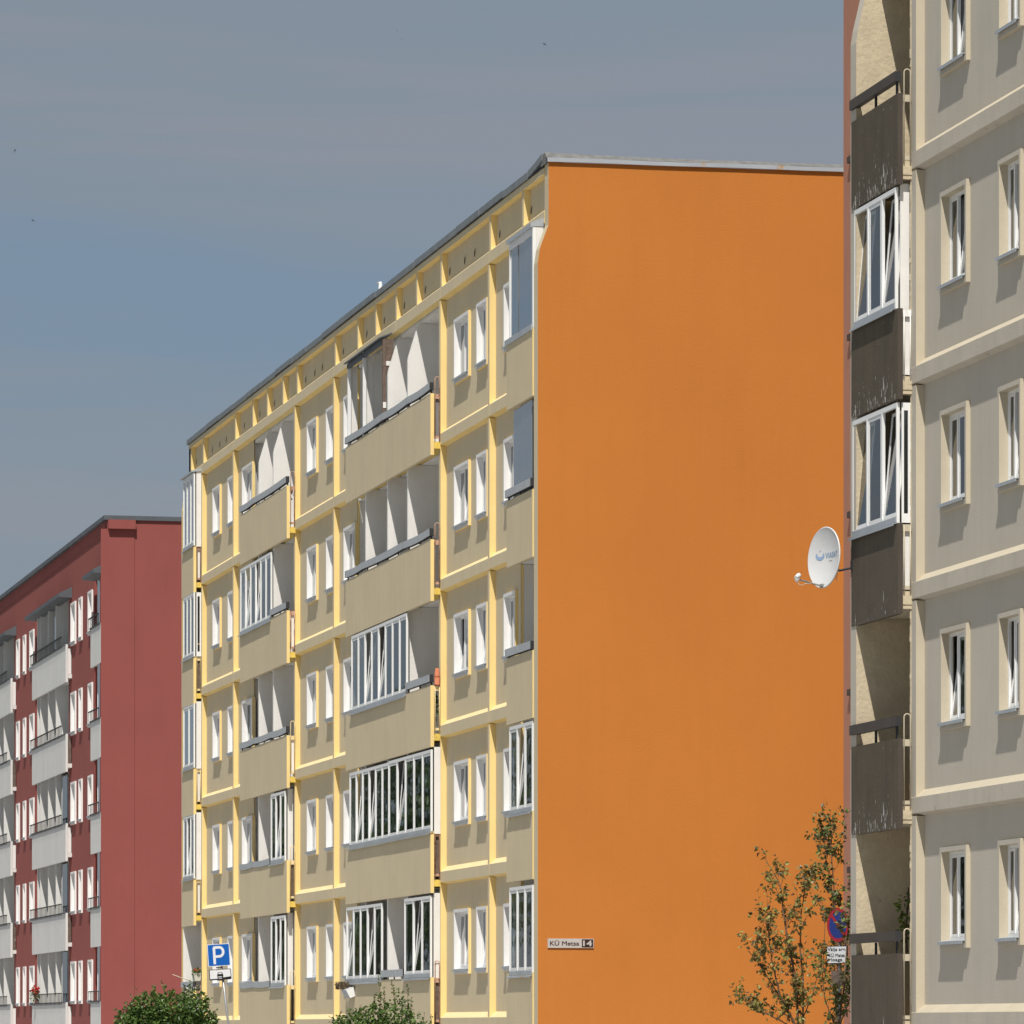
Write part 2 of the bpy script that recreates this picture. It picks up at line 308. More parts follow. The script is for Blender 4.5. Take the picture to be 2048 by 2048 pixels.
WIN_MESH = {}
def window(parent, yn, yf, z0, z1, Xs, Xp, style, mats, rnd):
    """surround proud of the panel, reveal, sill, frame with casements, panes, curtain. yn/yf = near/far outer edges"""
    key = (round(yf - yn, 2), round(z1 - z0, 2), style, mats, Xs, Xp, rnd)
    c = Vector((Xp, yn, z0))
    if key in WIN_MESH:
        src = WIN_MESH[key]; o = link('window', src[0], parent, c)
        for nm, me, off, rot in src[1]:
            ch = link(nm, me, o, c + off); ch.rotation_euler = rot
        return o
    fm, sm, rm = mats
    b = .06; w = yf - yn; h = z1 - z0; xs = Xs - Xp; xf = .055     # local: x relative to panel plane
    mb = MB(); yi0, yi1, zi0, zi1 = b, w - b, b + .02, h - b
    for (a0, a1, c0, c1) in ((0, w, zi1, h), (0, w, 0, zi0), (0, yi0, zi0, zi1), (yi1, w, zi0, zi1)): mb.face([(xs, a0, c0), (xs, a0, c1), (xs, a1, c1), (xs, a1, c0)], 0)
    mb.face([(xs, 0, 0), (.02, 0, 0), (.02, 0, h), (xs, 0, h)], 1); mb.face([(xs, w, 0), (xs, w, h), (.02, w, h), (.02, w, 0)], 1)
    mb.face([(xs, 0, h), (.02, 0, h), (.02, w, h), (xs, w, h)], 1); mb.face([(xs, 0, 0), (xs, w, 0), (.02, w, 0), (.02, 0, 0)], 1)
    X2 = xf + .06
    mb.face([(xs, yi1, zi0), (X2, yi1, zi0), (X2, yi1, zi1), (xs, yi1, zi1)], 2); mb.face([(xs, yi0, zi0), (xs, yi0, zi1), (X2, yi0, zi1), (X2, yi0, zi0)], 2)
    mb.face([(xs, yi0, zi1), (xs, yi1, zi1), (X2, yi1, zi1), (X2, yi0, zi1)], 2); mb.face([(xs, yi0, zi0), (X2, yi0, zi0), (X2, yi1, zi0), (xs, yi1, zi0)], 2)
    mb.v = [tuple(Vector(v) + c) for v in mb.v]
    o = mb.build('window', [fm, sm, rm], parent, c); kids = []
    def kid(k, nm, ms, org=(0, 0, 0), rot=(0, 0, 0)):
        k.v = [tuple(Vector(v) + c) for v in k.v]; q = k.build(nm, ms, o, c + Vector(org)); q.rotation_euler = rot; kids.append((nm, q.data, Vector(org), rot)); return q
    # sill: folded sheet sloping outwards
    k = MB(); so_ = xs - .045
    k.prism([(so_, zi0 + .012), (so_, zi0 - .03), (so_ + .008, zi0 - .03), (so_ + .008, zi0 + .002), (xf, zi0 + .028), (xf, zi0 + .036)], yi0 - .02, yi1 + .02, [0] * 8); kid(k, 'sill', 'tin')
    fw = .04; k = MB()
    for (a0, a1, c0, c1) in ((yi0, yi1, zi1 - fw, zi1), (yi0, yi1, zi0 + .03, zi0 + .03 + fw), (yi0, yi0 + fw, zi0 + fw + .03, zi1 - fw), (yi1 - fw, yi1, zi0 + fw + .03, zi1 - fw)): k.box(xf, xf + .032, a0, a1, c0, c1)
    ym = yi0 + (yi1 - yi0) * .64; k.box(xf - .003, xf + .034, ym - .02, ym + .02, zi0 + fw + .03, zi1 - fw); kid(k, 'frame', 'pvc')
    for s_, (a0, a1) in enumerate(((yi0 + fw + .003, ym - .023), (ym + .023, yi1 - fw - .003))):
        c0, c1 = zi0 + fw + .033, zi1 - fw - .003; q = .034
        k = MB()
        for (e0, e1, g0, g1) in ((a0, a1, c1 - q, c1), (a0, a1, c0, c0 + q), (a0, a0 + q, c0 + q, c1 - q), (a1 - q, a1, c0 + q, c1 - q)): k.box(xf + .006, xf + .026, e0, e1, g0, g1)
        k.face([(xf + .014, a0 + q, c0 + q), (xf + .014, a0 + q, c1 - q), (xf + .014, a1 - q, c1 - q), (xf + .014, a1 - q, c0 + q)], 1)
        tilt = style == 'tilt' and s_ == 1 or style == 'tilt2' and s_ == 0
        kid(k, 'casement', ['pvc', 'glass'], (xf, a0, c0), (0, radians(7) if tilt else 0, 0))
    if rnd != 3:
        k = MB(); n = 14; tw = (yi1 - yi0) * (1 if rnd in (0, 2) else .5); z_ = h * (.0 if rnd != 2 else .35)
        for i in range(n):
            ya, yb = yi0 + tw * i / n, yi0 + tw * (i + 1) / n; xa = xf + .16 + .02 * sin(i * 2.1); xb = xf + .16 + .02 * sin((i + 1) * 2.1)
            k.face([(xa, ya, zi0), (xa, ya, zi1 - z_), (xb, yb, zi1 - z_), (xb, yb, zi0)])
        kid(k, 'curtain', 'curtain')
    WIN_MESH[key] = (o.data, kids); return o

def ledge(parent, y0, y1, zb, mats, x0=0.0):
    f, t, u = mats
    mb = MB(); mb.prism([(x0 - .006, zb), (x0 - .006, zb + .205), (x0 + PR + .006, zb + .312), (x0 + PR + .006, zb - .03)], y0, y1, [f, t, f, u, u, u])
    return mb
def glazing(bal, yn, yf, z0, z1, X, n, tilts=(), gm='glass_dark', side=None, sill='tin', side_win=False, post=True):
    """row of white framed casements standing on a balcony panel; side = X of the wall the near return reaches"""
    mb = MB(); w = (yf - yn)
    mb.box(X, X + .04, yn, yf, z1 - .06, z1); mb.box(X, X + .04, yn, yf, z0, z0 + .09)
    for i in range(n + 1):
        y = yn + w * i / n; a = max(yn, y - .03); b = min(yf, y + .03)
        mb.box(X - .002, X + .040, a, b, z0 + .09, z1 - .06)
    mb.build('glazing_frame', 'pvc', bal)
    for i in range(n):
        y0, y1 = yn + w * i / n + .035, yn + w * (i + 1) / n - .035
        c0, c1 = z0 + .095, z1 - .065; q = .045; k = MB()
        for (e0, e1, g0, g1) in ((y0, y1, c1 - q, c1), (y0, y1, c0, c0 + q), (y0, y0 + q, c0 + q, c1 - q), (y1 - q, y1, c0 + q, c1 - q)): k.box(X + .008, X + .034, e0, e1, g0, g1)
        k.face([(X + .016, y0 + q, c0 + q), (X + .016, y0 + q, c1 - q), (X + .016, y1 - q, c1 - q), (X + .016, y1 - q, c0 + q)], 1)
        o = k.build('casement', ['pvc', gm], bal, (X + .012, y0, c0))
        if i in tilts: o.rotation_euler = (0, radians(5), 0)
    k = MB(); k.prism([(X - .06, z0 - .015), (X - .06, z0 - .045), (X - .052, z0 - .045), (X - .052, z0 - .022), (X + .05, z0 - .004), (X + .05, z0)], yn - .02, yf + .02, [0] * 8); k.build('drip_sill', sill, bal)
    k = MB(); k.box(X - .012, X - .003, yn + .01, yf - .01, z0 + .004, z0 + .075); k.build('cover_strip', 'tin', bal)
    if side is not None:
        mb = MB()
        if side_win:
            xa, xb = X + .07, side - .004; f = .028
            mb.box(xa, xb, yn, yn + .03, z0, z0 + .12); mb.box(xa, xb, yn, yn + .03, z1 - .1, z1); mb.box(xa, xa + f, yn, yn + .03, z0 + .12, z1 - .1); mb.box(xb - f * 1.3, xb, yn, yn + .03, z0 + .12, z1 - .1)
            mb.build('side_panel', 'pvc', bal)
            k = MB(); k.face([(xa + f, yn + .015, z0 + .12), (xb - f, yn + .015, z0 + .12), (xb - f, yn + .015, z1 - .1), (xa + f, yn + .015, z1 - .1)]); k.build('side_pane', 'glass_dark', bal)
        else:
            mb.box(X + .068, side - .004, yn, yn + .03, z0 - .03, z1 + .05); mb.build('side_panel', 'board_white', bal)

def side_rail(bal, y, zb, X0, X1, m='rust', board=None, loop=True):
    """hairpin bars, crossbars and an optional board closing the gap at a balcony's near end"""
    mb = MB(); xa, xb = X0 + .022, X1 - .022; zt = zb + 1.30 if loop else zb + .95; pts = [(xa, y, zb + .05)]
    r = (xb - xa) / 2
    if loop:
        pts += [(xa, y, zt - r)] + [((xa + xb) / 2 - r * cos(pi * i / 8), y, zt - r + r * sin(pi * i / 8)) for i in range(1, 8)] + [(xb, y, zt - r), (xb, y, zb + .05)]
        mb.tube(pts, .009, 6)
    else:
        mb.tube([(xa, y, zb + .05), (xa, y, zt)], .009, 6); mb.tube([(xb, y, zb + .05), (xb, y, zt)], .009, 6)
    mb.box(X0 + .006, X1 - .004, y + .012, y + .04, zb + .88, zb + .97); mb.box(X0 + .006, X1 - .004, y + .012, y + .04, zb + .12, zb + .17)
    mb.build('side_railing', m, bal)
    if board:
        k = MB(); k.box(X0 + .012, X1 - .006, y + .05, y + .07, zb + .17, zb + .90); k.build('side_board', board, bal)

def handrail(bal, y0, y1, zt, X, m='rail', sag=(), h=.14):
    cuts = [y0] + sorted(sag) + [y1]
    mb = MB()
    for i in range(len(cuts) - 1):
        a, b = cuts[i] + (.006 if i else 0), cuts[i + 1] - .006
        n = 4
        for j in range(n):
            ya, yb = a + (b - a) * j / n, a + (b - a) * (j + 1) / n
            da, db = (-.022 * sin(pi * j / n), -.022 * sin(pi * (j + 1) / n)) if len(sag) else (0, 0)
            P = lambda x, y, z, d: (x, y, z + d)
            x0, x1 = X - .05, X + .03
            q = [P(x0, ya, zt - h, da), P(x0, ya, zt, da), P(x0, yb, zt, db), P(x0, yb, zt - h, db)]; mb.face(q, 0)
            mb.face([P(x0, ya, zt, da), P(x1, ya, zt, da), P(x1, yb, zt, db), P(x0, yb, zt, db)], 0)
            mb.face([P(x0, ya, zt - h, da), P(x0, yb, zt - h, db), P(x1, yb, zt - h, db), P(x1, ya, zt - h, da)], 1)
            mb.face([P(x1, ya, zt - h, da), P(x1, yb, zt - h, db), P(x1, yb, zt, db), P(x1, ya, zt, da)], 0)
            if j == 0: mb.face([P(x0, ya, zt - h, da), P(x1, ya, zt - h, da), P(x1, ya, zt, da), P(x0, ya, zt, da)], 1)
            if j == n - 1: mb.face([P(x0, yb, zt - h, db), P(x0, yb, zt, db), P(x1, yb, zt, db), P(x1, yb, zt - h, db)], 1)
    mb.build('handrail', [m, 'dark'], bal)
    k = MB(); n = max(2, int((y1 - y0) / 1.0))
    for i in range(n + 1):
        y = y0 + .1 + (y1 - y0 - .2) * i / n
        for dy in (-.025, .025): k.box(X + .0, X + .018, y + dy - .009, y + dy + .009, zt - h - .24, zt - h - .004)
    k.build('rail_bracket', 'dark', bal)

FX0, FX1 = -.20, -.13                              # balcony panel front and back
def balcony(parent, yn, yf, k, fm, em, zoff=0.0, x0=0.0, h=1.18, base=ZB, drop=.2, slab='yellow_slab', slab_y=None):
    zb = base + FH * k; mb = MB(); X0, X1 = x0 + FX0, x0 + FX1
    mb.box(X0, X1, yn, yf, zb - drop, zb - drop + h, mm=[0, 0, 1, 1, 0, 0])
    o = mb.build('balcony', [fm, em], parent, (X0, yf, zb - drop))
    s = MB(); sy = slab_y or (yn + .02, yf - .02)
    s.box(X1 + .003, x0 + .14, sy[0], sy[1], zb - .075, zb + .055); s.build('floor_slab', slab, o)
    return o

def core(parent, y0, y1, zt, x0=1.1, depth=11.5, m='interior', name='building_core'):
    mb = MB(); mb.box(x0, depth, y0, y1, 0, zt); return mb.build(name, m, parent, (x0, y0, 0))

def block_common(root, yg, yend, top, rear, slab_m, fm, ledge_m, pil_m, base=ZB):
    """rear walls, floor slabs, plinth and roof shared by the panel blocks"""
    core(root, yg + .05, yend - .05, top - .12, 1.1, 11.9, rear, 'rear_wall')
    for k in range(6):
        mb = MB(); mb.box(.145, 1.098, yg + .32, yend - .27, base + FH * k - .10, base + FH * k + .05); mb.build('floor_slab', slab_m, root)
    mb = MB(); mb.box(.03, 1.09, yg + .31, yend - .27, 0, base - .11); mb.build('plinth', fm, root)

# ================================================================== yellow block with the orange gable
YG = 80.08; YEND = YA(381)
Y = thing('apartment_building', 'five storey beige block with yellow trim, balconies and a blank bright orange end wall', 'apartment building', (0, YG, 0))
Z5 = ZB + FH * 5
block_common(Y, YG, YEND, Z5 + .98, 'white', 'white', 'beige', None, None)
# gable: fin to the balcony line, chamfer, set back attic
prof = [(-.19, 0), (-.19, Z5 - .75), (-.155, Z5 - .5), (0, Z5 - .08), (0, Z5 + 1.0), (12, Z5 + 1.08), (12, 0)]
mb = MB(); mb.prism(prof, YG, YG + .30, [1, 1, 1, 1, 0, 0, 0, 0, 2]); mb.build('gable_wall', ['orange', 'beige', 'white'], Y, (0, YG, 0))
prof2 = [(-.19, 0), (-.19, Z5 - .75), (-.155, Z5 - .5), (0, Z5 - .08), (0, Z5 + .85), (1.1, Z5 + .85), (1.1, 0)]
mb = MB(); mb.prism(prof2, YEND - .01, YEND + .25, [1, 1, 1, 1, 0, 0, 0, 0, 0]); mb.build('gable_wall', ['white', 'yellow'], Y)
mb = MB(); mb.box(1.102, 12, YEND - .04, YEND + .25, 0, Z5 + .9); mb.build('gable_wall', 'beige', Y)
mb = MB(); mb.box(11.9, 12.1, YG + .31, YEND - .05, 0, Z5 + .9); mb.build('rear_facade', 'beige', Y)

yC = YA(881); yD = YA(979); yB = YA(668); yA_ = YA(590); yF = YA(467); yE = YA(404); pw = .15
wD = YA(1042, .12); wB = YA(715, .12); wF = YA(506, .12)
PX = PR + .003
pil = MB()
def pilaster(parent, y, z0, z1, w=pw, m=('yellow', 'beige'), x1=PX + .02):
    mb = MB(); mb.box(0, x1, y, y + w, z0, z1, mm=[1, None, 0, 0, 0, 0]); return mb.build('pilaster', list(m), parent)
for k in range(5):
    z0, z1 = ZB + FH * k, ZB + FH * (k + 1)
    for y in (yC, yD, yB, yA_, yF, yE): pilaster(Y, y, z0 + .004, z1 - .035)
WZ = (1.03, 2.26)
wins = {   # near/far picture columns of the surround, per wall field
    'D': (YG + 2.1, yD, [(1028.5, 1004.8)], wD), 'C': (yD + pw, yC, [(935, 905.5), (971.5, 950.3)], None),
    'B': (None, yB, [(708.5, 685)], wB), 'A': (yB + pw, yA_, [(631, 611.6), (665.5, 650)], None),
    'F': (None, yF, [(503, 482)], wF), 'E': (yF + pw, yE, [(438, 423.3), (467, 453.6)], None)}
rw = random.Random(3)
WM = ('grey_trim', 'yellow', 'white_reveal')
for key, (y0, y1, ws, lo) in wins.items():
    if lo is not None: y0 = lo
    for k in range(5):
        zb = ZB + FH * k; ww = []
        for a, b in ws:
            yn, yf = YA(a, .05), YA(b, .05); wd = round(yf - yn, 2); yn = yf - wd
            ww.append((yn, yf))
        mb = MB(); holes = [(a + .04, b - .04, zb + WZ[0] + .05, zb + WZ[1] - .04) for a, b in ww]
        sheet(mb, PX, y0, y1, zb + .285, zb + FH - .03, holes)
        if lo is not None: mb.box(PX + .004, PX + .05, y0 - .002, y0 + .16, zb + .055, zb + FH - .105, mm=[None, None, 1, 0, None, None]); mb.box(PX + .05, 1.098, y0 + .004, y0 + .155, zb + .055, zb + FH - .105, mm=[None, None, 2, 0, None, None])
        mb.build('facade_panel', ['beige', 'yellow', 'white'], Y)
        for i, (a, b) in enumerate(ww):
            window(Y, a, b, zb + WZ[0], zb + WZ[1], .065, PX, rw.choice(['shut', 'tilt', 'shut', 'tilt2']), WM, rw.choice([0, 0, 1, 1, 2, 3, 3]))
# cross walls at the bay lines, white inside the loggias
for y in (yD, yC, yB, yA_, yF, yE):
    mb = MB(); mb.box(PX + .022, 1.098, y + .01, y + .14, 0, Z5 - .11); mb.build('cross_wall', 'white', Y)
# ledges
def ledges(parent, segs, mats, mnames, ks, base=ZB):
    for k in ks:
        for a, b in segs:
            ledge(parent, a + .008, b - .004, base + FH * k, mats).build('ledge', mnames, parent)
segs = [(wD, yD), (yD, yC), (wB, yB), (yB, yA_), (wF, yF), (yF, yE)]
ledges(Y, segs, (0, 1, 2), ['beige', 'cream', 'yellow'], range(5))
ledges(Y, [(YG + .3, yD), (yD, yC), (yC, YA(792)), (YA(792), yB), (yB, yA_), (yA_, yF), (yF, yE), (yE, YEND)], (0, 1, 2), ['beige', 'cream', 'yellow'], [5])
# attic
att = [YA(p) for p in (407, 471, 506, 535, 566.5, 595, 671, 716, 752, 793, 834, 883, 981, 1047)]
for y in att: pilaster(Y, y - .02, Z5 + .2, Z5 + .845, .13)
mb = MB(); mb.box(0, PX + .02, YEND - .13, YEND + .24, Z5 - .02, Z5 + .845, mm=[1, 1, 0, 1, 0, 0]); mb.build('pilaster', ['yellow', 'beige'], Y)
allp = [YG + .3] + sorted(att) + [YEND]
for a, b in zip(allp, allp[1:]):
    mb = MB(); mb.box(PX, PX + .2, a + .002, b - .002, Z5 + .25, Z5 + .9); mb.build('attic_panel', 'beige', Y)
vents = [407 + 33, 407 + 46, 407 + 18, 489, 520, 549, 575, 612, 645, 630, 687, 734, 769, 809, 851, 900, 930, 950, 1000, 1063, 393]
for p in vents:
    y = YA(p, PR); k = MB(); c = [(PX - .004, y + .075 * cos(t * pi / 5), Z5 + .47 + .075 * sin(t * pi / 5)) for t in range(10)]
    k.face(c, 0)
    k.tube([(PX - .003, y + .085 * cos(t * pi / 5), Z5 + .47 + .085 * sin(t * pi / 5)) for t in range(11)], .01, 4, 1, False)
    k.build('attic_vent', ['dark', 'beige'], Y)
mb = MB(); mb.box(-.012, .4, YG + .30, YEND + .245, Z5 + .848, Z5 + .955, mm=[0, 0, 0, 0, 1, 0]); mb.build('eave', ['beige', 'yellow'], Y)
# street-side coping: sheets a few metres long, joints and slight unevenness, kicking up at the gable
ys = [YG + .31, YG + .55, YG + .9, YG + 1.4]; 
while ys[-1] < YEND - 1: ys.append(ys[-1] + 2.0)
ys.append(YEND + .27); rc = random.Random(5)
def lift(y): t = max(0, 1 - (y - YG - .3) / 1.1); return .11 * t ** 1.4
for a, b in zip(ys, ys[1:]):
    la, lb = lift(a), lift(b); j = rc.uniform(-.012, .012); x = -.055 + rc.uniform(-.006, .006); g = .012
    mb = MB(); a_, b_ = a + (g if a > YG + 1.3 else 0), b
    z0, z1 = Z5 + .97 + j, Z5 + 1.085 + j
    P = [(x, a_, z0 + la), (x, a_, z1 + la), (.35, a_, z1 + .02 + la), (.35, a_, z0 + la)]; Q = [(x, b_, z0 + lb), (x, b_, z1 + lb), (.35, b_, z1 + .02 + lb), (.35, b_, z0 + lb)]
    for i in range(4): mb.face([P[i], Q[i], Q[(i + 1) % 4], P[(i + 1) % 4]])
    mb.face(P[::-1]); mb.face(Q); mb.build('coping', 'coping_tin', Y)
mb = MB(); mb.box(-.03, .3, YG + .31, YEND + .24, Z5 + .957, Z5 + .969); mb.build('eave_gap_shade', 'dark', Y)  # dark strip standing in for the shaded gap below the coping
mb = MB(); mb.box(-.002, .2, YG + .303, YG + 1.4, Z5 + .971, Z5 + .99)
mb.prism([(.0, Z5 + .97), (.0, Z5 + 1.0), (.3, Z5 + 1.0), (.3, Z5 + .97)], YG + .31, YG + 1.3, [0] * 6); 
# gable coping: pale drip edge with felt turned up behind it
def gtop(x): return .0067 * x + .125 + .035 * max(0, 1 - x / 2.2) ** 1.3
xs = [0.0, .3, .7, 1.2, 1.8, 2.4, 3.4, 4.6, 6, 8, 10, 12.05]
mb = MB()
for a, b in zip(xs, xs[1:]):
    a0 = a - .03 if a == 0 else a
    wa, wb = .004 * sin(a * 2.3) + .0067 * a, .004 * sin(b * 2.3) + .0067 * b
    mb.face([(a0, YG - .045, Z5 + 1.0 + wa), (b, YG - .045, Z5 + 1.0 + wb), (b, YG - .045, Z5 + 1.07 + wb), (a0, YG - .045, Z5 + 1.07 + wa)], 0)
    mb.face([(a0, YG - .045, Z5 + 1.0 + wa), (a0, YG - .001, Z5 + 1.0 + wa), (b, YG - .001, Z5 + 1.0 + wb), (b, YG - .045, Z5 + 1.0 + wb)], 0)
    mb.face([(a0, YG - .045, Z5 + 1.07 + wa), (b, YG - .045, Z5 + 1.07 + wb), (b, YG - .02, Z5 + 1.075 + wb), (a0, YG - .02, Z5 + 1.075 + wa)], 0)
mb.build('drip_edge', 'lip', Y)
mb = MB()
for a, b in zip(xs, xs[1:]):
    a0 = a - .04 if a == 0 else a
    mb.face([(a0, YG - .02, Z5 + 1.076 + .0067 * a), (b, YG - .02, Z5 + 1.076 + .0067 * b), (b, YG + .12, Z5 + 1.03 + gtop(b)), (a0, YG + .12, Z5 + 1.03 + gtop(a))])
    mb.face([(a0, YG + .12, Z5 + 1.03 + gtop(a)), (b, YG + .12, Z5 + 1.03 + gtop(b)), (b, YG + .42, Z5 + 1.0 + gtop(b) * .9), (a0, YG + .42, Z5 + 1.0 + gtop(a) * .9)])
mb.face([(-.04, YG - .02, Z5 + 1.076), (-.04, YG + .12, Z5 + 1.03 + gtop(0)), (-.04, YG + .42, Z5 + 1.0 + gtop(0) * .9), (-.04, YG + .42, Z5 + .98), (-.04, YG - .02, Z5 + .98)])
mb.build('roofing_felt', 'felt', Y)
mb = MB(); mb.box(.3, 11.95, YG + .3, YEND + .2, Z5 + .90, Z5 + .96); mb.build('roof', 'felt', Y)

# loggia dividers
def divider(parent, px, x0, rear=1.1, w=.10, m='white', base=ZB, top=None, y=None, cham=4):
    y = YA(px, x0 - .155) if y is None else y
    for k in range(5):
        zb = base + FH * k; mb = MB(); xo = x0 - .155; zt = zb + FH - .105
        if k < cham: mb.box(xo, rear - .002, y, y + w, zb + .060, zt)
        else: mb.prism([(xo, zb + .060), (xo, zb + 1.95), (xo + .02, zb + 2.05), (x0 + .06, zt), (rear - .002, zt), (rear - .002, zb + .060)], y, y + w, [0] * 8)
        mb.build('partition_wall', m, parent)
for p in (732, 776, 816): divider(Y, p, .03)
for p in (518, 547): divider(Y, p, .03)
# loggia closing strips under the ceiling (slab edges)
yDn = YG + .30
bays = {'D': (YA(1065, -.2), YA(1013, -.2), YG + .3, wD), 'B': (YA(861, -.2), YA(691, -.2), yC + pw, wB), 'F': (YA(573.5, -.2), YA(480, -.2), yA_ + pw, wF), 'E': (YA(387, -.2), YA(363, -.2), yE + pw, YEND)}
GZ0, GZ1 = .985, 2.575
cfg = {}   # balcony objects by (bay, floor)
for key, (yn, yf, ln, lf) in bays.items():
    for k in range(5):
        o = balcony(Y, yn, yf, k, 'fascia', 'yellow'); cfg[key, k] = o
rail_m = {'B': ['rust', 'rust', 'rust', 'rust', 'rust'], }
for key in ('B', 'F', 'E'):
    yn, yf, ln, lf = bays[key]
    for k in range(5):
        zb = ZB + FH * k
        m = 'rust' if (key, k) in (('B', 0), ('B', 1), ('B', 4), ('B', 3), ('E', 0), ('E', 4), ('F', 4), ('F', 3)) else 'cream'
        bd = {('B', 0): 'board_brown', ('B', 1): 'board_brown', ('B', 4): 'interior', ('E', 3): 'board_brown', ('E', 4): 'board_white', ('E', 2): 'board_white', ('E', 1): 'board_white', ('F', 2): 'board_white', ('F', 1): 'board_brown', ('F', 3): 'board_white'}.get((key, k))
        side_rail(cfg[key, k], yn + .02, zb, FX1, 0, m, bd, (key, k) not in (('F', 3), ('E', 2), ('B', 2)))
zf = lambda k: ZB + FH * k
# bay D
yn, yf = bays['D'][0], bays['D'][1]; gx = -.195; o = cfg['D', 4]
ygl = YA(1018, gx)
def plain_glass(o, k, yn, yf, z0, z1, n, X=gx, frame='pvc', top=True):
    """frameless sliding glass sheets"""
    zb = zf(k); g = MB(); 
    for i in range(n):
        a, b = yn + (yf - yn) * i / n, yn + (yf - yn) * (i + 1) / n; x = X + .02 + .012 * (i % 2)
        g = MB(); g.box(x, x + .008, a, b + .01, zb + z0, zb + z1); g.build('glass_sheet', 'glass_blue', o)
plain_glass(o, 4, yn + .12, ygl - .05, GZ0 + .06, 2.62, 3)
k_ = MB(); z0 = zf(4)
for a, b in ((yn, yn + .06), (ygl - .05, ygl)): k_.box(gx, gx + .06, a, b, z0 + GZ0, z0 + 2.74)
k_.box(gx, gx + .06, yn + .06, ygl - .05, z0 + 2.62, z0 + 2.74); k_.box(gx, gx + .06, yn + .06, ygl - .05, z0 + GZ0, z0 + GZ0 + .06); k_.build('glazing_frame', 'pvc', o)
k_ = MB(); k_.box(gx - .03, gx - .002, yn, ygl + .25, z0 + GZ0 - .04, z0 + GZ0 + .06); k_.build('drip_sill', 'tin', o)
k_ = MB(); k_.prism([(gx - .04, z0 + 2.72), (gx - .04, z0 + 2.80), (-.002, z0 + 2.90), (-.002, z0 + 2.742), (gx, z0 + 2.742)], yn - .01, ygl + .05, [0] * 7); k_.build('canopy', 'tin', o)
k_ = MB(); k_.box(gx + .062, -.003, yn, yn + .03, z0 + GZ0 - .02, z0 + 2.735); k_.build('side_panel', 'board_white', o)
o = cfg['D', 3]; plain_glass(o, 3, yn + .3, YA(1024, -.16), GZ0, 2.58, 2, X=-.16)
handrail(o, yn, yf - .02, zf(3) + 1.17, -.19)
o = cfg['D', 2]; handrail(o, yn, yf - .02, zf(2) + 1.14, -.19)
glazing(cfg['D', 1], yn + .05, YA(1018, -.2), zf(1) + GZ0, zf(1) + 2.55, -.195, 3, (1,), side=None, sill='lip')
glazing(cfg['D', 0], yn + .05, YA(1018, -.2), zf(0) + GZ0 - .05, zf(0) + 2.50, -.195, 3, (), side=None, sill='lip')
for k in (0, 1):
    q = MB(); q.box(-.135, -.003, yn + .05, yn + .08, zf(k) + .93, zf(k) + 2.6); q.build('side_panel', 'board_white', cfg['D', k])
# bay B (big loggia)
yn, yf = bays['B'][0], bays['B'][1]
handrail(cfg['B', 4], yn, yf, zf(4) + 1.19, -.17, sag=(YA(765, -.2), YA(815, -.2)))
handrail(cfg['B', 3], yn, yf, zf(3) + 1.19, -.17, sag=(YA(726, -.2), YA(807, -.2)))
handrail(cfg['B', 2], yn, YA(812, -.2), zf(2) + 1.19, -.17)
glazing(cfg['B', 2], YA(812, -.2), YA(702, -.2), zf(2) + GZ0 - .03, zf(2) + 2.57, -.195, 8, (3, 5), side=None)
glazing(cfg['B', 1], yn, YA(776, -.2) - .01, zf(1) + GZ0 - .02, zf(1) + 2.55, -.195, 5, (3,), side=0)
glazing(cfg['B', 1], YA(776, -.2) + .01, YA(698, -.2), zf(1) + GZ0 - .03, zf(1) + 2.53, -.19, 6, (2, 4), side=None)
glazing(cfg['B', 0], yn + .05, YA(808, -.2), zf(0) + GZ0, zf(0) + 2.55, -.195, 3, (1,), side=0)
glazing(cfg['B', 0], YA(762, -.2), YA(692, -.2), zf(0) + GZ0 - .03, zf(0) + 2.53, -.195, 5, (1, 4), side=None, sill='lip')
handrail(cfg['B', 0], YA(808, -.2) + .03, YA(762, -.2) - .03, zf(0) + 1.17, -.17)
# top floor: weathered corner enclosure with two posts and a sheet canopy
o = cfg['B', 4]; z0 = zf(4)
for p, w in ((696.5, .05), (727, .05)):
    y = YA(p, -.19); q = MB(); q.box(-.2, -.13, y, y + w, z0 + .96, z0 + 2.72); q.build('enclosure_post', 'pvc', o)
    q = MB(); q.box(-.13, .02, y + .05, y + .09, z0 + .96, z0 + 2.66, mm=[0] * 6); q.build('enclosure_board', 'board_white', o)
ya, yb = YA(765, -.2), YA(694, -.2)
q = MB(); q.box(-.2, -.16, ya, yb, z0 + 2.60, z0 + 2.70); q.build('enclosure_beam', 'tin_dark', o)
q = MB(); q.prism([(-.26, z0 + 2.70), (-.26, z0 + 2.73), (-.002, z0 + 2.83), (-.002, z0 + 2.80)], ya - .04, yb + .05, [0] * 6); q.build('canopy', 'tin_dark', o)
q = MB(); q.box(-.2, -.13, ya - .02, ya + .05, z0 + .96, z0 + 2.70); q.build('enclosure_post', 'board_brown', o)
q = MB(); q.box(-.129, .02, ya, ya + .03, z0 + 1.97, z0 + 2.70); q.build('enclosure_board', 'board_brown', o)
q = MB(); q.box(-.135, .0, ya - .012, ya - .003, z0 + 2.16, z0 + 2.25); q.box(-.195, -.13, ya - .032, ya - .022, z0 + 1.30, z0 + 1.42); q.build('enclosure_batten', 'board_white', o)
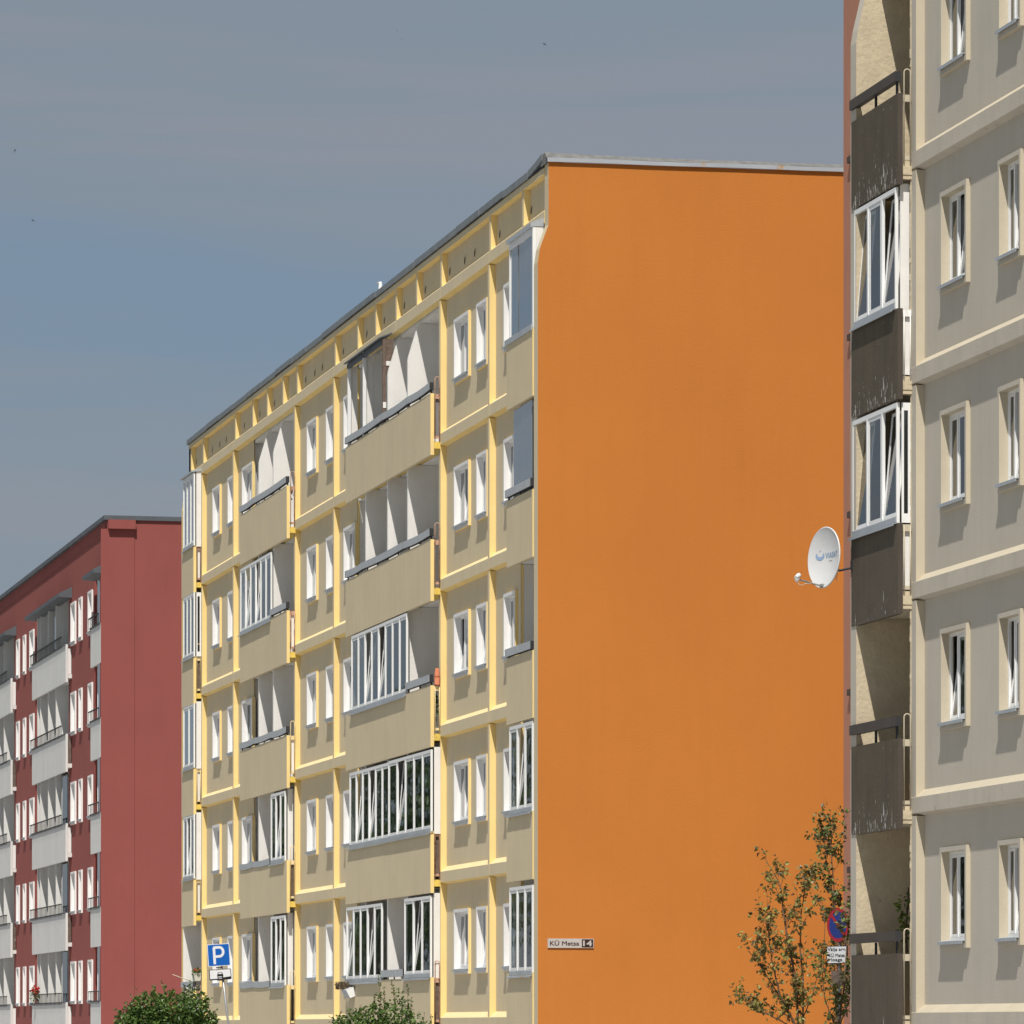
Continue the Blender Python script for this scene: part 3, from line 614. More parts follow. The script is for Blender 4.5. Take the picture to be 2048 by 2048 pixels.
# drying rack on the side wall of the top loggia
q = MB(); yy = YA(816, .03) - .35
for i in range(4): q.tube([(.02, yy, z0 + 1.45 + .085 * i), (.62, yy, z0 + 1.45 + .085 * i)], .007, 5)
q.tube([(.03, yy, z0 + 1.42), (.03, yy, z0 + 1.75)], .009, 5); q.tube([(.61, yy, z0 + 1.42), (.61, yy, z0 + 1.75)], .009, 5)
tag(q.build('drying_rack', 'tin_dark', None), 'thin wire drying rack hanging in the open top floor loggia of the orange ended block', 'drying rack')
# bay F
yn, yf = bays['F'][0], bays['F'][1]
handrail(cfg['F', 4], yn, yf, zf(4) + 1.19, -.17, sag=(YA(506, -.2),))
handrail(cfg['F', 3], yn, YA(541, -.2), zf(3) + 1.17, -.17)
glazing(cfg['F', 3], YA(541, -.2), YA(480, -.2), zf(3) + GZ0 - .05, zf(3) + 2.5, -.195, 6, (2, 4), side=None)
handrail(cfg['F', 2], yn, yf, zf(2) + 1.18, -.17, sag=(YA(508, -.2), YA(541, -.2)))
for k in (0, 1):
    glazing(cfg['F', k], yn + .3, YA(541, -.2), zf(k) + GZ0 - .03, zf(k) + 2.55, -.195, 3, (1,), side=0, sill='lip')
    handrail(cfg['F', k], YA(541, -.2) + .03, yf, zf(k) + 1.10, -.17, sag=(YA(506, -.2),))
# bay E (far end)
yn, yf = bays['E'][0], bays['E'][1]
def endglaze(k, n, gm, sw, z1=2.6, tilts=()): glazing(cfg['E', k], yn, YA(366, -.2), zf(k) + GZ0, zf(k) + z1, -.195, n, tilts, gm=gm, side=0, side_win=sw)
endglaze(4, 3, 'glass_blue', False, 2.82); endglaze(3, 3, 'glass_dark', True); endglaze(2, 2, 'glass_blue', False); endglaze(1, 3, 'glass_dark', False, tilts=(1,))
q = MB(); q.prism([(-.25, zf(4) + 2.83), (-.25, zf(4) + 2.87), (-.002, zf(4) + 2.93), (-.002, zf(4) + 2.86)], yn - .03, YA(364, -.2), [0] * 6); q.build('canopy', 'tin', cfg['E', 4])
handrail(cfg['E', 0], yn, yf, zf(0) + 1.19, -.17)

# ================================================================== grey-beige block on the right
GN = 40.0; GE = YA(1711, -.2) ; GP = YA(1832)
G = thing('apartment_building', 'near grey beige block with cream trim and dark brown peeling balcony panels', 'apartment building', (0, GE, 0))
block_common(G, GN, GE + .2, Z5 + .98, 'grey', 'cream2', 'grey', None, None)
prof = [(-.19, 0), (-.19, Z5 - .78), (-.165, Z5 - .6), (0, Z5 + .1), (0, Z5 + .98), (12, Z5 + .98), (12, 0)]
mb = MB(); mb.prism(prof, GE, GE + .26, [1, 1, 1, 1, 0, 0, 0, 0, 0]); mb.build('gable_wall', ['cream_rough', 'grey'], G, (0, GE, 0))
mb = MB(); mb.box(0.02, 12, GN, GN + .3, 0, Z5 + .98); mb.build('gable_wall', 'grey', G)
# jagged render edge on the loggia side of the pilaster
fins = [GP, GP - 6.4, GP - 12.8]
for y in fins:
    for k in range(5): pilaster(G, y, zf(k) + .004, zf(k + 1) - .035, .22, ('cream2', 'grey'))
    mb = MB(); mb.box(PX + .022, 1.098, y + .01, y + .2, 0, Z5 - .11); mb.build('cross_wall', 'cream_rough', G)
rj = random.Random(9); q = MB(); z = ZB + .3
q2 = []
while z < Z5 - .1:
    dz = rj.uniform(.03, .14); d = rj.uniform(.0, .009)
    q.box(-.006 - d, .03, GP + .2, GP + .2 + .03 + d, z, z + dz); z += dz
q.build('rough_render_edge', 'cream_rough', G)
gw = [(1927.5, 1880), (2035.5, 1996)]
base_w = []
for a, b in gw:
    yn, yf = YA(a, .05), YA(b, .05); base_w.append((yn - .06, yf + .05))
more = [(yn - 6.4, yf - 6.4) for yn, yf in base_w] + [(yn - 12.8, yf - 12.8) for yn, yf in base_w]
rg = random.Random(12); GM = ('grey', 'cream2', 'cream2')
fields = [(GP - 6.4 + .22, GP, base_w), (GP - 12.8 + .22, GP - 6.4, [(a - 6.4, b - 6.4) for a, b in base_w]), (GN + .3, GP - 12.8, [(a - 12.8, b - 12.8) for a, b in base_w if a - 12.8 > GN + .5])]
for y0, y1, ww in fields:
    for k in range(5):
        zb = zf(k); mb = MB(); holes = [(a + .04, b - .04, zb + WZ[0] + .04, zb + WZ[1] + .02) for a, b in ww]
        sheet(mb, PX, y0, y1, zb + .285, zb + FH - .03, holes); mb.build('facade_panel', 'grey', G)
        for a, b in ww: window(G, a, b, zb + WZ[0] - .01, zb + WZ[1] + .06, .06, PX, rg.choice(['tilt', 'shut', 'tilt2']), GM, rg.choice([0, 0, 1, 2]))
ledges(G, [(GN + .3, GP - 12.8), (GP - 12.8, GP - 6.4), (GP - 6.4, GP + .2)], (0, 1, 2), ['grey_ledge', 'cream2', 'grey_ledge'], range(6))
mb = MB(); mb.box(0.0, .4, GN, GE + .25, Z5 + .848, Z5 + .955); mb.box(PX, .3, GN + .3, GE, Z5 + .25, Z5 + .846); mb.build('attic_panel', 'grey', G)
mb = MB(); mb.box(-.055, .4, GN, GE + .3, Z5 + .97, Z5 + 1.08); mb.build('coping', 'tin', G)
mb = MB(); mb.box(.4, 12, GN, GE + .25, Z5 + .90, Z5 + .96); mb.build('roof', 'felt', G)
mb = MB(); mb.box(11.9, 12.1, GN + .31, GE - .01, 0, Z5 + .9); mb.build('rear_facade', 'grey', G)
gn, gf = YA(1795.5, -.2), YA(1702.5, -.2)
gb = {}
for k in range(5):
    fmk = {4: 'peel_a', 3: 'peel_b', 2: 'peel_c', 1: 'peel_b', 0: 'peel_c'}[k]
    o = balcony(G, gn, gf, k, fmk, 'brown_tin', slab='cream_rough'); gb[k] = o
    q = MB(); q.box(FX1 + .004, .0, gn + .03, gn + .12, zf(k) - .13, zf(k) + .10); q.build('slab_bracket', 'cream_rough', o)
for k in (4, 1, 0):
    side_rail(gb[k], gn + .02, zf(k), FX1, 0, 'cream2'); handrail(gb[k], gn + .02, gf, zf(k) + 1.27, -.18, 'brown_tin', h=.13)
side_rail(gb[2], gn + .02, zf(2), FX1, 0, 'cream2', 'board_white', False)
side_rail(gb[3], gn + .02, zf(3), FX1, 0, 'board_white', 'board_white', False)
glazing(gb[3], gn + .12, gf - .12, zf(3) + GZ0 + .01, zf(3) + 2.575, -.195, 3, (0, 2), gm='glass', side=0)
glazing(gb[2], gn + .06, gf - .04, zf(2) + GZ0 + .01, zf(2) + 2.56, -.195, 3, (0, 2), gm='glass', side=0, side_win=True)

# ================================================================== terracotta block behind it
TX = 3.0; TE = YA(1687, TX)
T = thing('apartment_building', 'terracotta pink block showing as a narrow strip between the orange wall and the brown balconies', 'apartment building', (TX, TE, 0))
tw = YA(1702, TX)
holes = [(tw - 1.4, tw, 15.45 - FH * i, 16.73 - FH * i) for i in range(6)]
mb = MB(); sheet(mb, TX, 62, TE, 0, 21.0, holes)
mb.build('street_wall', 'terracotta', T)
mb = MB(); mb.box(TX + .13, TX + 11, 62.02, TE - .22, 0, 20.8); mb.build('building_core', 'interior', T)
mb = MB(); mb.box(TX + .002, TX + 11, TE - .2, TE, 0, 21.0); mb.build('gable_wall', 'terracotta', T)
mb = MB(); mb.box(TX + .002, TX + 11, 61.8, 62.0, 0, 21.0); mb.build('gable_wall', 'terracotta', T)
mb = MB(); mb.box(TX - .1, TX + 11, 61.75, TE + .06, 21.0, 21.15); mb.build('roof', 'tin_dark', T)
for h in holes:
    mb = MB(); a, b, c, d = h
    mb.face([(TX, b, c), (TX + .12, b, c), (TX + .12, b, d), (TX, b, d)]); mb.face([(TX, a, c), (TX, a, d), (TX + .12, a, d), (TX + .12, a, c)])
    mb.face([(TX, a, d), (TX, b, d), (TX + .12, b, d), (TX + .12, a, d)]); mb.face([(TX, a, c), (TX + .12, a, c), (TX + .12, b, c), (TX, b, c)])
    w = mb.build('window', 'terracotta2', T)
    q = MB(); q.box(TX + .09, TX + .12, a, a + .06, c, d); q.box(TX + .09, TX + .12, b - .06, b, c, d); q.box(TX + .09, TX + .12, a + .06, b - .06, c, c + .06); q.box(TX + .09, TX + .12, a + .06, b - .06, d - .06, d); q.build('frame', 'pvc', w)
    q = MB(); q.face([(TX + .11, a, c), (TX + .11, a, d), (TX + .11, b, d), (TX + .11, b, c)]); q.build('pane', 'glass', w)
    q = MB(); q.box(TX - .06, TX + .08, a - .02, b + .03, c - .10, c + .0); q.build('sill', 'brown_tin', w)

# ================================================================== red block on the left
RX = .55; RZ = 1.54; RG = YA(201.5, .35); RE = 186.0; R5 = RZ + FH * 5
R = thing('apartment_building', 'distant brick red block with white balcony panels and a blank red end wall', 'apartment building', (RX, RG, 0))
mb = MB(); mb.prism([(RX - .19, 0), (RX - .19, R5 - .45), (RX, R5 - .05), (RX, 16.77), (RX + 12, 16.77), (RX + 12, 0)], RG, RG + .3, [1, 1, 1, 1, 1, 0, 0, 2]); mb.build('gable_wall', ['red_gable', 'red', 'red_fascia'], R, (RX, RG, 0))
mb = MB(); mb.box(RX - .198, RX + .80, RG - .025, RG - .001, 0, 16.50); mb.build('insulation_panel', 'red_gable', R)
mb = MB(); mb.box(RX + .01, RX + .82, RG - .17, RG - .0015, 16.50, 16.765); mb.build('eave_box', 'red_gable', R)
core(R, RG + .31, RE, 16.4, RX + 1.1, RX + 11.8, 'red_fascia', 'rear_wall')
mb = MB(); mb.box(RX + .0, RX + 12, RE, RE + .3, 0, 16.5); mb.build('gable_wall', 'red', R)
for k in range(6):
    mb = MB(); mb.box(RX + .02, RX + 1.098, RG + .31, RE - .01, RZ + FH * k - .1, RZ + FH * k + .05); mb.build('floor_slab', 'red_fascia', R)
ry = lambda p, x=0: YA(p, RX + x)
rfields = [(ry(187.5), ry(137.5), [(186.3, 175), (165.5, 156.5), (152.8, 140.6)]), (ry(71), ry(28.5), [(69.5, 58.3), (53, 45.3), (40.3, 31.8)])]
far0 = ry(-46); 
rfields[0] = (YA(188.5, RX), ry(137.5), rfields[0][2])
for y0, y1, ws in rfields:
    mb = MB(); holes = []; ww = []
    for k in range(5):
        zb = RZ + FH * k
        for a, b in ws:
            yn, yf = ry(a - 3.2, -.05), ry(b, -.05); ww.append((k, yn, yf)); holes.append((yn + .04, yf - .04, zb + .96, zb + 2.22))
    sheet(mb, RX, y0, y1, 0, R5 - .085, holes); mb.box(RX + .001, RX + 1.098, y0, y0 + .2, 0, R5 - .1, mm=[None, None, 0, 0, 0, 0]); mb.box(RX + .001, RX + 1.098, y1 - .2, y1, 0, R5 - .1, mm=[None, None, 0, 1, 0, 0]); mb.build('street_wall', ['red', 'red_fascia'], R)
    for k, yn, yf in ww: window(R, yn, yf, RZ + FH * k + .92, RZ + FH * k + 2.25, RX - .05, RX, 'shut', ('white_reveal', 'white_reveal', 'white_reveal'), 3)
    mb = MB(); mb.box(RX, RX + .2, RG + .3, ry(187.5), 0, RZ - .11)
mb = MB(); mb.box(RX, RX + .25, RG + .3, RE, R5 - .084, 16.41, mm=[0, None, 0, 0, 1, None]); mb.build('attic_wall', ['red', 'red_fascia'], R)
mb = MB(); mb.box(RX, RX + .3, ry(28.5) + .0, RE, 0, .2); mb.box(RX, RX + .2, ry(-20), RE, 0.3, R5 - .1); mb.build('street_wall', 'red', R)
mb = MB(); mb.box(RX - .11, RX + 12.1, RG - .06, RE + .3, 16.77, 16.90); mb.build('roof_edge', 'tin_dark', R)
mb = MB(); mb.box(RX - .012, RX + .3, RG + .31, RE + .2, 16.40, 16.768); mb.build('eave', 'red', R)
rbays = [(YA(201.5, RX - .2) + .02, YA(181, RX - .2), RG + .3, ry(188.5), []), (YA(131.3, RX - .2), YA(64, RX - .2), ry(137.5), ry(71), [75, 80.5, 96.5, 112]), (YA(21.2, RX - .2), YA(-34, RX - .2), ry(28.5), ry(-20), [8, -6])]
for bi, (yn, yf, ln, lf, divs) in enumerate(rbays):
    for p in divs: divider(R, p, RX + .03, RX + 1.1, .1, 'red_fascia', RZ, y=ry(p, -.125), cham=9)
    for k in range(5):
        zb = RZ + FH * k
        o = balcony(R, yn, yf, k, 'red_fascia', 'red_fascia', x0=RX, base=RZ, slab='red_fascia')
        q = MB(); y0 = yn + (.7 if bi else .1); n = int((yf - y0) / .33); X = RX - .255; zt = zb + 1.25
        for i in range(n + 1):
            y = y0 + (yf - y0 - .03) * i / n; q.box(X - .009, X + .009, y - .009, y + .009, zb + .90, zt)
        q.box(X - .02, X + .02, y0 - .02, yf, zt, zt + .03); q.build('handrail', 'dark', o)
        q = MB(); q.box(RX - .235, RX - .202, yn, yf, zb + .955, zb + .99); q.build('panel_capping', 'tin_dark', o)
        if bi:
            q = MB(); q.box(RX - .128, RX - .02, yn + .02, yn + .04, zb + .05, zb + .85); q.build('side_board', 'board_brown' if k % 2 else 'board_white', o)
        if bi == 1 and k < 3 or bi == 1 and k == 4:
            a = ry(124, .0) if k < 3 else ry(108, 0); b = ry(136, 0) if k < 3 else ry(117, 0)
            g = MB(); g.box(RX - .02, RX - .01, b, a, zb + .9, zb + FH - .1); g.build('glass_sheet', 'glass_dark' if k < 3 else 'glass_blue', o)
        if bi == 0:
            g = MB(); g.box(RX - .02, RX - .01, yn + .35, yf - .3, zb + .9, zb + FH - .1); g.build('glass_sheet', 'glass_blue', o)
            g = MB()
            for yy in (yn + .35, (yn + yf) / 2, yf - .32): g.box(RX - .03, RX + .03, yy, yy + .05, zb + .9, zb + FH - .102)
            g.build('glazing_frame', 'pvc', o)
    # sheet metal canopy above the top balcony
    q = MB(); z0 = RZ + FH * 4 + 2.46; a, b = (yn - .02, yf + .25)
    q.prism([(RX - .42, z0), (RX - .42, z0 + .11), (RX - .003, z0 + .32), (RX - .003, z0 - .02)], a, b, [0] * 6); q.build('canopy', 'tin_dark', R)
mb = MB(); mb.box(RX + 11.8, RX + 12, RG + .31, RE, 0, 16.5); mb.build('rear_facade', 'red', R)

# ================================================================== satellite dish
cD = AT(1647.5, 61.45, 1115)
SD = thing('satellite_dish', 'white oval satellite dish with faded blue print, bolted to the brown balcony panel', 'satellite dish', (FX0, gf - .05, cD.z))
Rd = .405
view = Vector((sin(TH), cos(TH), 0)); right = Vector((cos(TH), -sin(TH), 0)); up = Vector((0, 0, 1))
a_ = radians(60); nrm = (-view * cos(a_) - right * sin(a_)); nrm = (nrm + up * .05).normalized()
dx = up.cross(nrm).normalized(); dy = nrm.cross(dx).normalized()
cD = cD - nrm * .03
def dish_pt(u, v, off=0): r2 = u * u + v * v; return cD + dx * u * Rd * .93 + dy * v * Rd + nrm * (.075 * r2 - .04 + off)
def tone(mb, off, m, flip, r=1.0):
    n, rg_ = 48, 8
    for j in range(rg_):
        for i in range(n):
            r0, r1 = r * j / rg_, r * (j + 1) / rg_; t0, t1 = 2 * pi * i / n, 2 * pi * (i + 1) / n
            P = [dish_pt(r0 * cos(t0), r0 * sin(t0), off), dish_pt(r1 * cos(t0), r1 * sin(t0), off), dish_pt(r1 * cos(t1), r1 * sin(t1), off), dish_pt(r0 * cos(t1), r0 * sin(t1), off)]
            if j == 0: P = P[1:]  if False else [P[0], P[1], P[2]]
            mb.face(P[::-1] if flip else P, m, True)
mb = MB(); tone(mb, 0, 0, False); tone(mb, -.012, 0, True)
n = 48
ring = [(dish_pt(cos(2 * pi * i / n), sin(2 * pi * i / n))) for i in range(n + 1)]
mb.tube([p - nrm * .010 for p in ring], .011, 8, 0, False)
mb.build('reflector', 'dish', SD)
def on_dish(t, u0, v0, name, m):
    t.v = [tuple(dish_pt(u0 + v[0], v0 + v[1], .004 + v[2])) for v in t.v]; t.build(name, m, SD)
t = text_mb('VIASAT', 1, .015); xs_ = [v[0] for v in t.v]; zs_ = [v[1] for v in t.v]
t.v = [((v[0] - (max(xs_) + min(xs_)) / 2) * .92 / (max(xs_) - min(xs_)), (v[1] - (max(zs_) + min(zs_)) / 2) * .19 / (max(zs_) - min(zs_)), v[2]) for v in t.v]; on_dish(t, .30, .09, 'lettering', 'dish_print')
lg = MB()
for i in range(20):
    t0, t1 = radians(150 + 240 * i / 20), radians(150 + 240 * (i + 1) / 20); g0 = .10 + .03 * sin(pi * i / 20) ; R0 = .20
    w0 = .05 + .10 * sin(pi * i / 20); w1 = .05 + .10 * sin(pi * (i + 1) / 20)
    lg.face([(R0 * cos(t0), R0 * sin(t0), 0), (R0 * cos(t1), R0 * sin(t1), 0), ((R0 - w1) * cos(t1), (R0 - w1) * sin(t1), 0), ((R0 - w0) * cos(t0), (R0 - w0) * sin(t0), 0)])
lg.face([(-.035, .22, 0), (.035, .22, 0), (.0, .15, 0)])
lg.v = [(v[0] * 1.1, v[1] * .78, 0) for v in lg.v]; on_dish(lg, -.44, .10, 'emblem', 'dish_print')
ar = MB()
for i in range(8):
    t0, t1 = radians(30 + 120 * i / 8), radians(30 + 120 * (i + 1) / 8)
    ar.face([(.15 * cos(t0), .08 * sin(t0), 0), (.15 * cos(t1), .08 * sin(t1), 0), (.125 * cos(t1), .06 * sin(t1), 0), (.125 * cos(t0), .06 * sin(t0), 0)])
on_dish(ar, .2, -.16, 'emblem', 'print_grey')
lo = dish_pt(0, -.97); tip = AT(1594, 61.0, 1158); tip = lo + (tip - lo)
mb = MB(); mb.tube([lo - nrm * .03, tip], .012, 8); mb.box(lo.x - .03, lo.x + .03, lo.y - .03, lo.y + .03, lo.z - .02, lo.z + .035); mb.build('feed_arm', 'galv', SD)
mb = MB(); d = (cD - tip).normalized(); c = tip + Vector((0, 0, .03))
mb.tube([c - d * .035, c + d * .012, c + d * .013, c + d * .06], [.026, .026, .032, .032], 12); mb.tube([c - d * .02 + Vector((0, 0, -.045)), c + d * .03 + Vector((0, 0, -.04))], .022, 10); mb.build('receiver_head', 'pvc', SD)
mb = MB(); mb.tube([tip + Vector((0, 0, -.03)), tip + right * .03 + Vector((0, 0, -.075)), tip + right * .07 + Vector((0, 0, -.085)), tip + right * .11 + Vector((0, 0, -.06)), tip + right * .2 + Vector((0, 0, -.055)), lo + Vector((0, 0, -.01))], .005, 6); mb.build('cable', 'cream2', SD)
br = Vector((FX0 + .02, gf - .03, cD.z - .14)); mid = AT(1680, 61.5, 1141); 
mb = MB(); mb.tube([cD - nrm * .05 + Vector((0, 0, -.12)), mid, br], .016, 8); mb.tube([br + Vector((-.01, 0, -.12)), br + Vector((-.01, 0, .10))], .012, 8); mb.box(br.x - .03, br.x + .0, br.y - .05, br.y + .035, br.z - .03, br.z + .09); mb.build('bracket', 'dark', SD)
mb = MB(); a = mid; mb.tube([a, a + Vector((-.03, 0, -.03)), a + Vector((-.05, 0, -.09)), a + Vector((-.055, 0, -.14))], .005, 6); mb.build('cable', 'cream2', SD)

# ================================================================== name plate on the orange wall
pA, pB = AT(1095.5, YG - .02, 1877), AT(1187.5, YG - .02, 1896)
NP = thing('name_plate', 'small grey plate reading KÜ Metsa 14 on the orange wall', 'sign', ((pA.x + pB.x) / 2, YG - .01, pB.z))
xa, xb, z1, z0 = pA.x, pB.x, pA.z, pB.z; xm = xa + (xb - xa) * .74
mb = MB(); mb.box(xa, xb, YG - .022, YG - .002, z0, z1); mb.build('plate', 'plate_grey', NP)
mb = MB(); mb.box(xm, xb - .012, YG - .0255, YG - .0225, z0 + .012, z1 - .012); mb.build('number_field', 'plate_brown', NP)
def wall_text(txt, cx, cz, w, h, y, m, bold=0):
    t = text_mb(txt, 1, bold); xs_ = [v[0] for v in t.v]; zs_ = [v[1] for v in t.v]; sx = w / (max(xs_) - min(xs_)); sz = h / (max(zs_) - min(zs_)); mx_ = (max(xs_) + min(xs_)) / 2; mz = (max(zs_) + min(zs_)) / 2
    t.v = [(cx + (v[0] - mx_) * sx, y - v[2], cz + (v[1] - mz) * sz) for v in t.v]; return t
hh = z1 - z0
wall_text('KÜ Metsa', (xa + xm) / 2 - .004, (z0 + z1) / 2 + .006, (xm - xa) * .86, hh * .60, YG - .0235, None, .02).build('lettering', 'plate_ink', NP)
wall_text('14', (xm + xb - .012) / 2, (z0 + z1) / 2, (xb - xm) * .76, hh * .62, YG - .0265, None, .035).build('lettering', 'plate_grey', NP)

# ================================================================== parking sign
PY = 88.0
pc = AT(437.5, PY, 1910); sc = FPX / ((pc.x + CD) * sin(TH) + PY * cos(TH))      # px per metre there
foot = AT(453, PY, 2057); foot.z = 0
PS = thing('parking_sign', 'leaning blue parking sign with a white plate below it on a thin grey pole', 'traffic sign', foot)
lean = radians(-4.6)
right_s = Vector((cos(TH), -sin(TH), 0)); Sx = (right_s * cos(lean * .75) + Vector((0, 0, -1)) * sin(lean * .75)); 
def frame_pts(c, w, h, pts, off, tilt=lean * .8):
    """pts in plate coordinates (-1..1) -> world, plate faces the camera, turned by tilt"""
    ex = right_s * cos(-tilt) + Vector((0, 0, 1)) * sin(-tilt); ez = Vector((0, 0, 1)) * cos(-tilt) - right_s * sin(-tilt); nn = Vector((-sin(TH), -cos(TH), 0))
    return [c + ex * (p[0] * w / 2) + ez * (p[1] * h / 2) + nn * off for p in pts]
def rrect(r, asp=1.0, n=4, s=1.0):
    P = []
    for cx, cy, a0 in ((1 - r, 1 - r * asp, 0), (-1 + r, 1 - r * asp, 90), (-1 + r, -1 + r * asp, 180), (1 - r, -1 + r * asp, 270)):
        for i in range(n + 1):
            t = radians(a0 + 90 * i / n); P.append(((cx + r * cos(t)) * s, (cy + r * asp * sin(t)) * s))
    return P
def plate(c, w, h, r, name, m, par, off, thick, asp=1.0, s=1.0, sy=None):
    mb = MB(); P = rrect(r, asp); P = [(x * s, y * (sy if sy else s)) for x, y in P]
    F = frame_pts(c, w, h, P, off); B = frame_pts(c, w, h, P, off - thick); mb.face(F); mb.face(B[::-1])
    for i in range(len(P)): j = (i + 1) % len(P); mb.face([F[i], B[i], B[j], F[j]])
    return mb.build(name, m, par)
W_ = 44.5 / sc
plate(pc, W_, W_, .08, 'sign_panel', 'sign_white', PS, 0, .012)
plate(pc, W_, W_, .07, 'sign_face', 'sign_blue', PS, .002, .001, s=.945)
# the letter P drawn as a stroke
def stroke(c, w, h, path, wd, off, closed=False):
    mb = MB(); P = [Vector(p) for p in path]
    for i in range(len(P) - 1):
        d = (P[i + 1] - P[i]).normalized(); n_ = Vector((-d.y, d.x)) * wd
        q = [P[i] + n_ - d * wd * .3 * (i > 0), P[i] - n_ - d * wd * .3 * (i > 0), P[i + 1] - n_ + d * wd * .2, P[i + 1] + n_ + d * wd * .2]
        mb.face([tuple(x) for x in frame_pts(c, w, h, [(a.x, a.y) for a in q], off + .0002 * i)])
    return mb
path = [(-.40, -.80), (-.40, .69), (.06, .69)] + [(.06 + .36 * cos(radians(80 - 160 * i / 12)), .28 + .41 * sin(radians(80 - 160 * i / 12))) for i in range(13)] + [(-.27, -.13)]
stroke(pc, W_, W_, path, .115, .0035).build('letter', 'sign_white', PS)
pc2 = AT(440.5, PY, 1949); W2, H2 = 44.5 / sc, 21.5 / sc
plate(pc2, W2, H2, .10, 'lower_plate', 'sign_black', PS, 0, .012, 2.0)
plate(pc2 + Vector((0, 0, .004)), W2, H2, .08, 'lower_plate_face', 'sign_white', PS, .002, .001, 2.0, .93, .84)
mb = stroke(pc2, W2, H2, [(-.95, -.86), (.1, -.86)], .10, .0045); mb2 = stroke(pc2, W2, H2, [(.25, -.75), (.93, -.62)], .18, .0047)
mb.v += mb2.v; n0 = len(mb.v) - len(mb2.v); mb.f += [tuple(i + n0 for i in f) for f in mb2.f]; mb.m += mb2.m; mb.sm += mb2.sm
def addpoly(P, off): mb.face([tuple(x) for x in frame_pts(pc2, W2, H2, P, off)])
addpoly([(-.28, -.12), (-.26, .08), (-.18, .44), (.14, .44), (.24, .10), (.27, -.12), (.27, -.34), (-.28, -.34)], .005)
addpoly([(-.26, -.30), (-.26, -.72), (-.16, -.72), (-.16, -.30)], .0051); addpoly([(.13, -.30), (.13, -.80), (.25, -.80), (.25, -.30)], .0051); addpoly([(-.18, -.5), (-.18, -.62), (.14, -.62), (.14, -.5)], .0052)
mb.build('pictogram', 'sign_black', PS)
mb = MB(); 
for P, off in (([(-.17, .10), (-.13, .34), (.10, .34), (.17, .10)], .0060), ([(-.2, -.36), (-.2, -.50), (.10, -.50), (.10, -.36)], .0060)): mb.face([tuple(x) for x in frame_pts(pc2, W2, H2, P, off)])
mb.build('pictogram', 'sign_white', PS)
tp = AT(438.5, PY + .04, 1893)
mb = MB(); ft = AT(457.5, PY + .04, 2057); dr = (ft - tp); ft = tp + dr * (tp.z / (tp.z - ft.z)); mb.tube([(ft.x, ft.y, 0), tp], .0215, 10); mb.build('pole', 'galv', PS)
for zz in (1935.5, 1960):
    c = AT(437 + (zz - 1935) * .1, PY + .02, zz); mb = MB(); mb.box(c.x - .05, c.x + .05, c.y - .03, c.y + .0, c.z - .012, c.z + .012); mb.build('clamp', 'dark', PS)

# ================================================================== round no parking sign with a text plate
NY = 65.8; nc = AT(1676, NY, 1850)
scn = FPX / ((nc.x + CD) * sin(TH) + NY * cos(TH))
NS = thing('no_parking_sign', 'round blue and red no parking sign half hidden by sapling leaves, text plate below', 'traffic sign', (nc.x, nc.y, 0))
yaw = radians(54); nn = (-view * cos(yaw) - right * sin(yaw)).normalized(); ex = up.cross(nn).normalized(); r_ = 34 / scn
def disc(c, r0, r1, off, m, name, a0=0, a1=360, n=40):
    mb = MB()
    for i in range(n):
        t0, t1 = radians(a0 + (a1 - a0) * i / n), radians(a0 + (a1 - a0) * (i + 1) / n)
        P = [c + (ex * cos(t) + up * sin(t)) * r + nn * off for t, r in ((t0, r1), (t1, r1), (t1, r0), (t0, r0))]
        mb.face([tuple(p) for p in (P if r0 > 0 else P[:3])])
    return mb.build(name, m, NS)
disc(nc, 0, r_, -.004, 'galv', 'sign_back'); disc(nc, r_ * .80, r_, .002, 'sign_red', 'sign_rim'); disc(nc, 0, r_ * .81, 0, 'sign_navy', 'sign_face')
mb = MB()
for sgn in (1, -1):
    d = (ex + up * sgn).normalized(); e2 = nn.cross(d)
    if sgn == -1: mb.face([tuple(nc + d * s1 * r_ * .8 + e2 * s2 * r_ * .1 + nn * .004) for s1, s2 in ((-1, -1), (1, -1), (1, 1), (-1, 1))])
mb.build('sign_bar', 'sign_red', NS)
tc_ = AT(1674, NY, 1909.5); pw_, ph_ = .46, 35.5 / scn
def oriented(w, h, off, c, m, name, par, th=.0):
    mb = MB(); P = [c + ex * (a * w / 2) + up * (b * h / 2) + nn * off for a, b in ((-1, -1), (1, -1), (1, 1), (-1, 1))]
    mb.face([tuple(p) for p in P])
    if th: 
        Q = [p - nn * th for p in P]; mb.face([tuple(p) for p in Q[::-1]])
        for i in range(4): mb.face([tuple(P[i]), tuple(Q[i]), tuple(Q[(i + 1) % 4]), tuple(P[(i + 1) % 4])])
    return mb.build(name, m, par)
oriented(pw_, ph_, 0, tc_, 'sign_black', 'text_plate', NS, .012); oriented(pw_ * .95, ph_ * .92, .002, tc_, 'sign_white', 'text_plate_face', NS)
for i, (tx, fw) in enumerate((('Välja arv.', .90), ('KÜ Metsa', .78), ('loaga', .55))):
    t = text_mb(tx, 1, .015); xs_ = [v[0] for v in t.v]; zs_ = [v[1] for v in t.v]; sx = pw_ * fw / (max(xs_) - min(xs_)); sz = ph_ * .24 / (max(zs_) - min(zs_)); mx_ = (max(xs_) + min(xs_)) / 2; mz = (max(zs_) + min(zs_)) / 2
    t.v = [tuple(tc_ + ex * ((v[0] - mx_) * sx) + up * ((v[1] - mz) * sz + ph_ * (.28 - .29 * i)) + nn * (.004 + v[2])) for v in t.v]; t.build('lettering', 'sign_black', NS)
pp = nc - nn * .04 + ex * .0
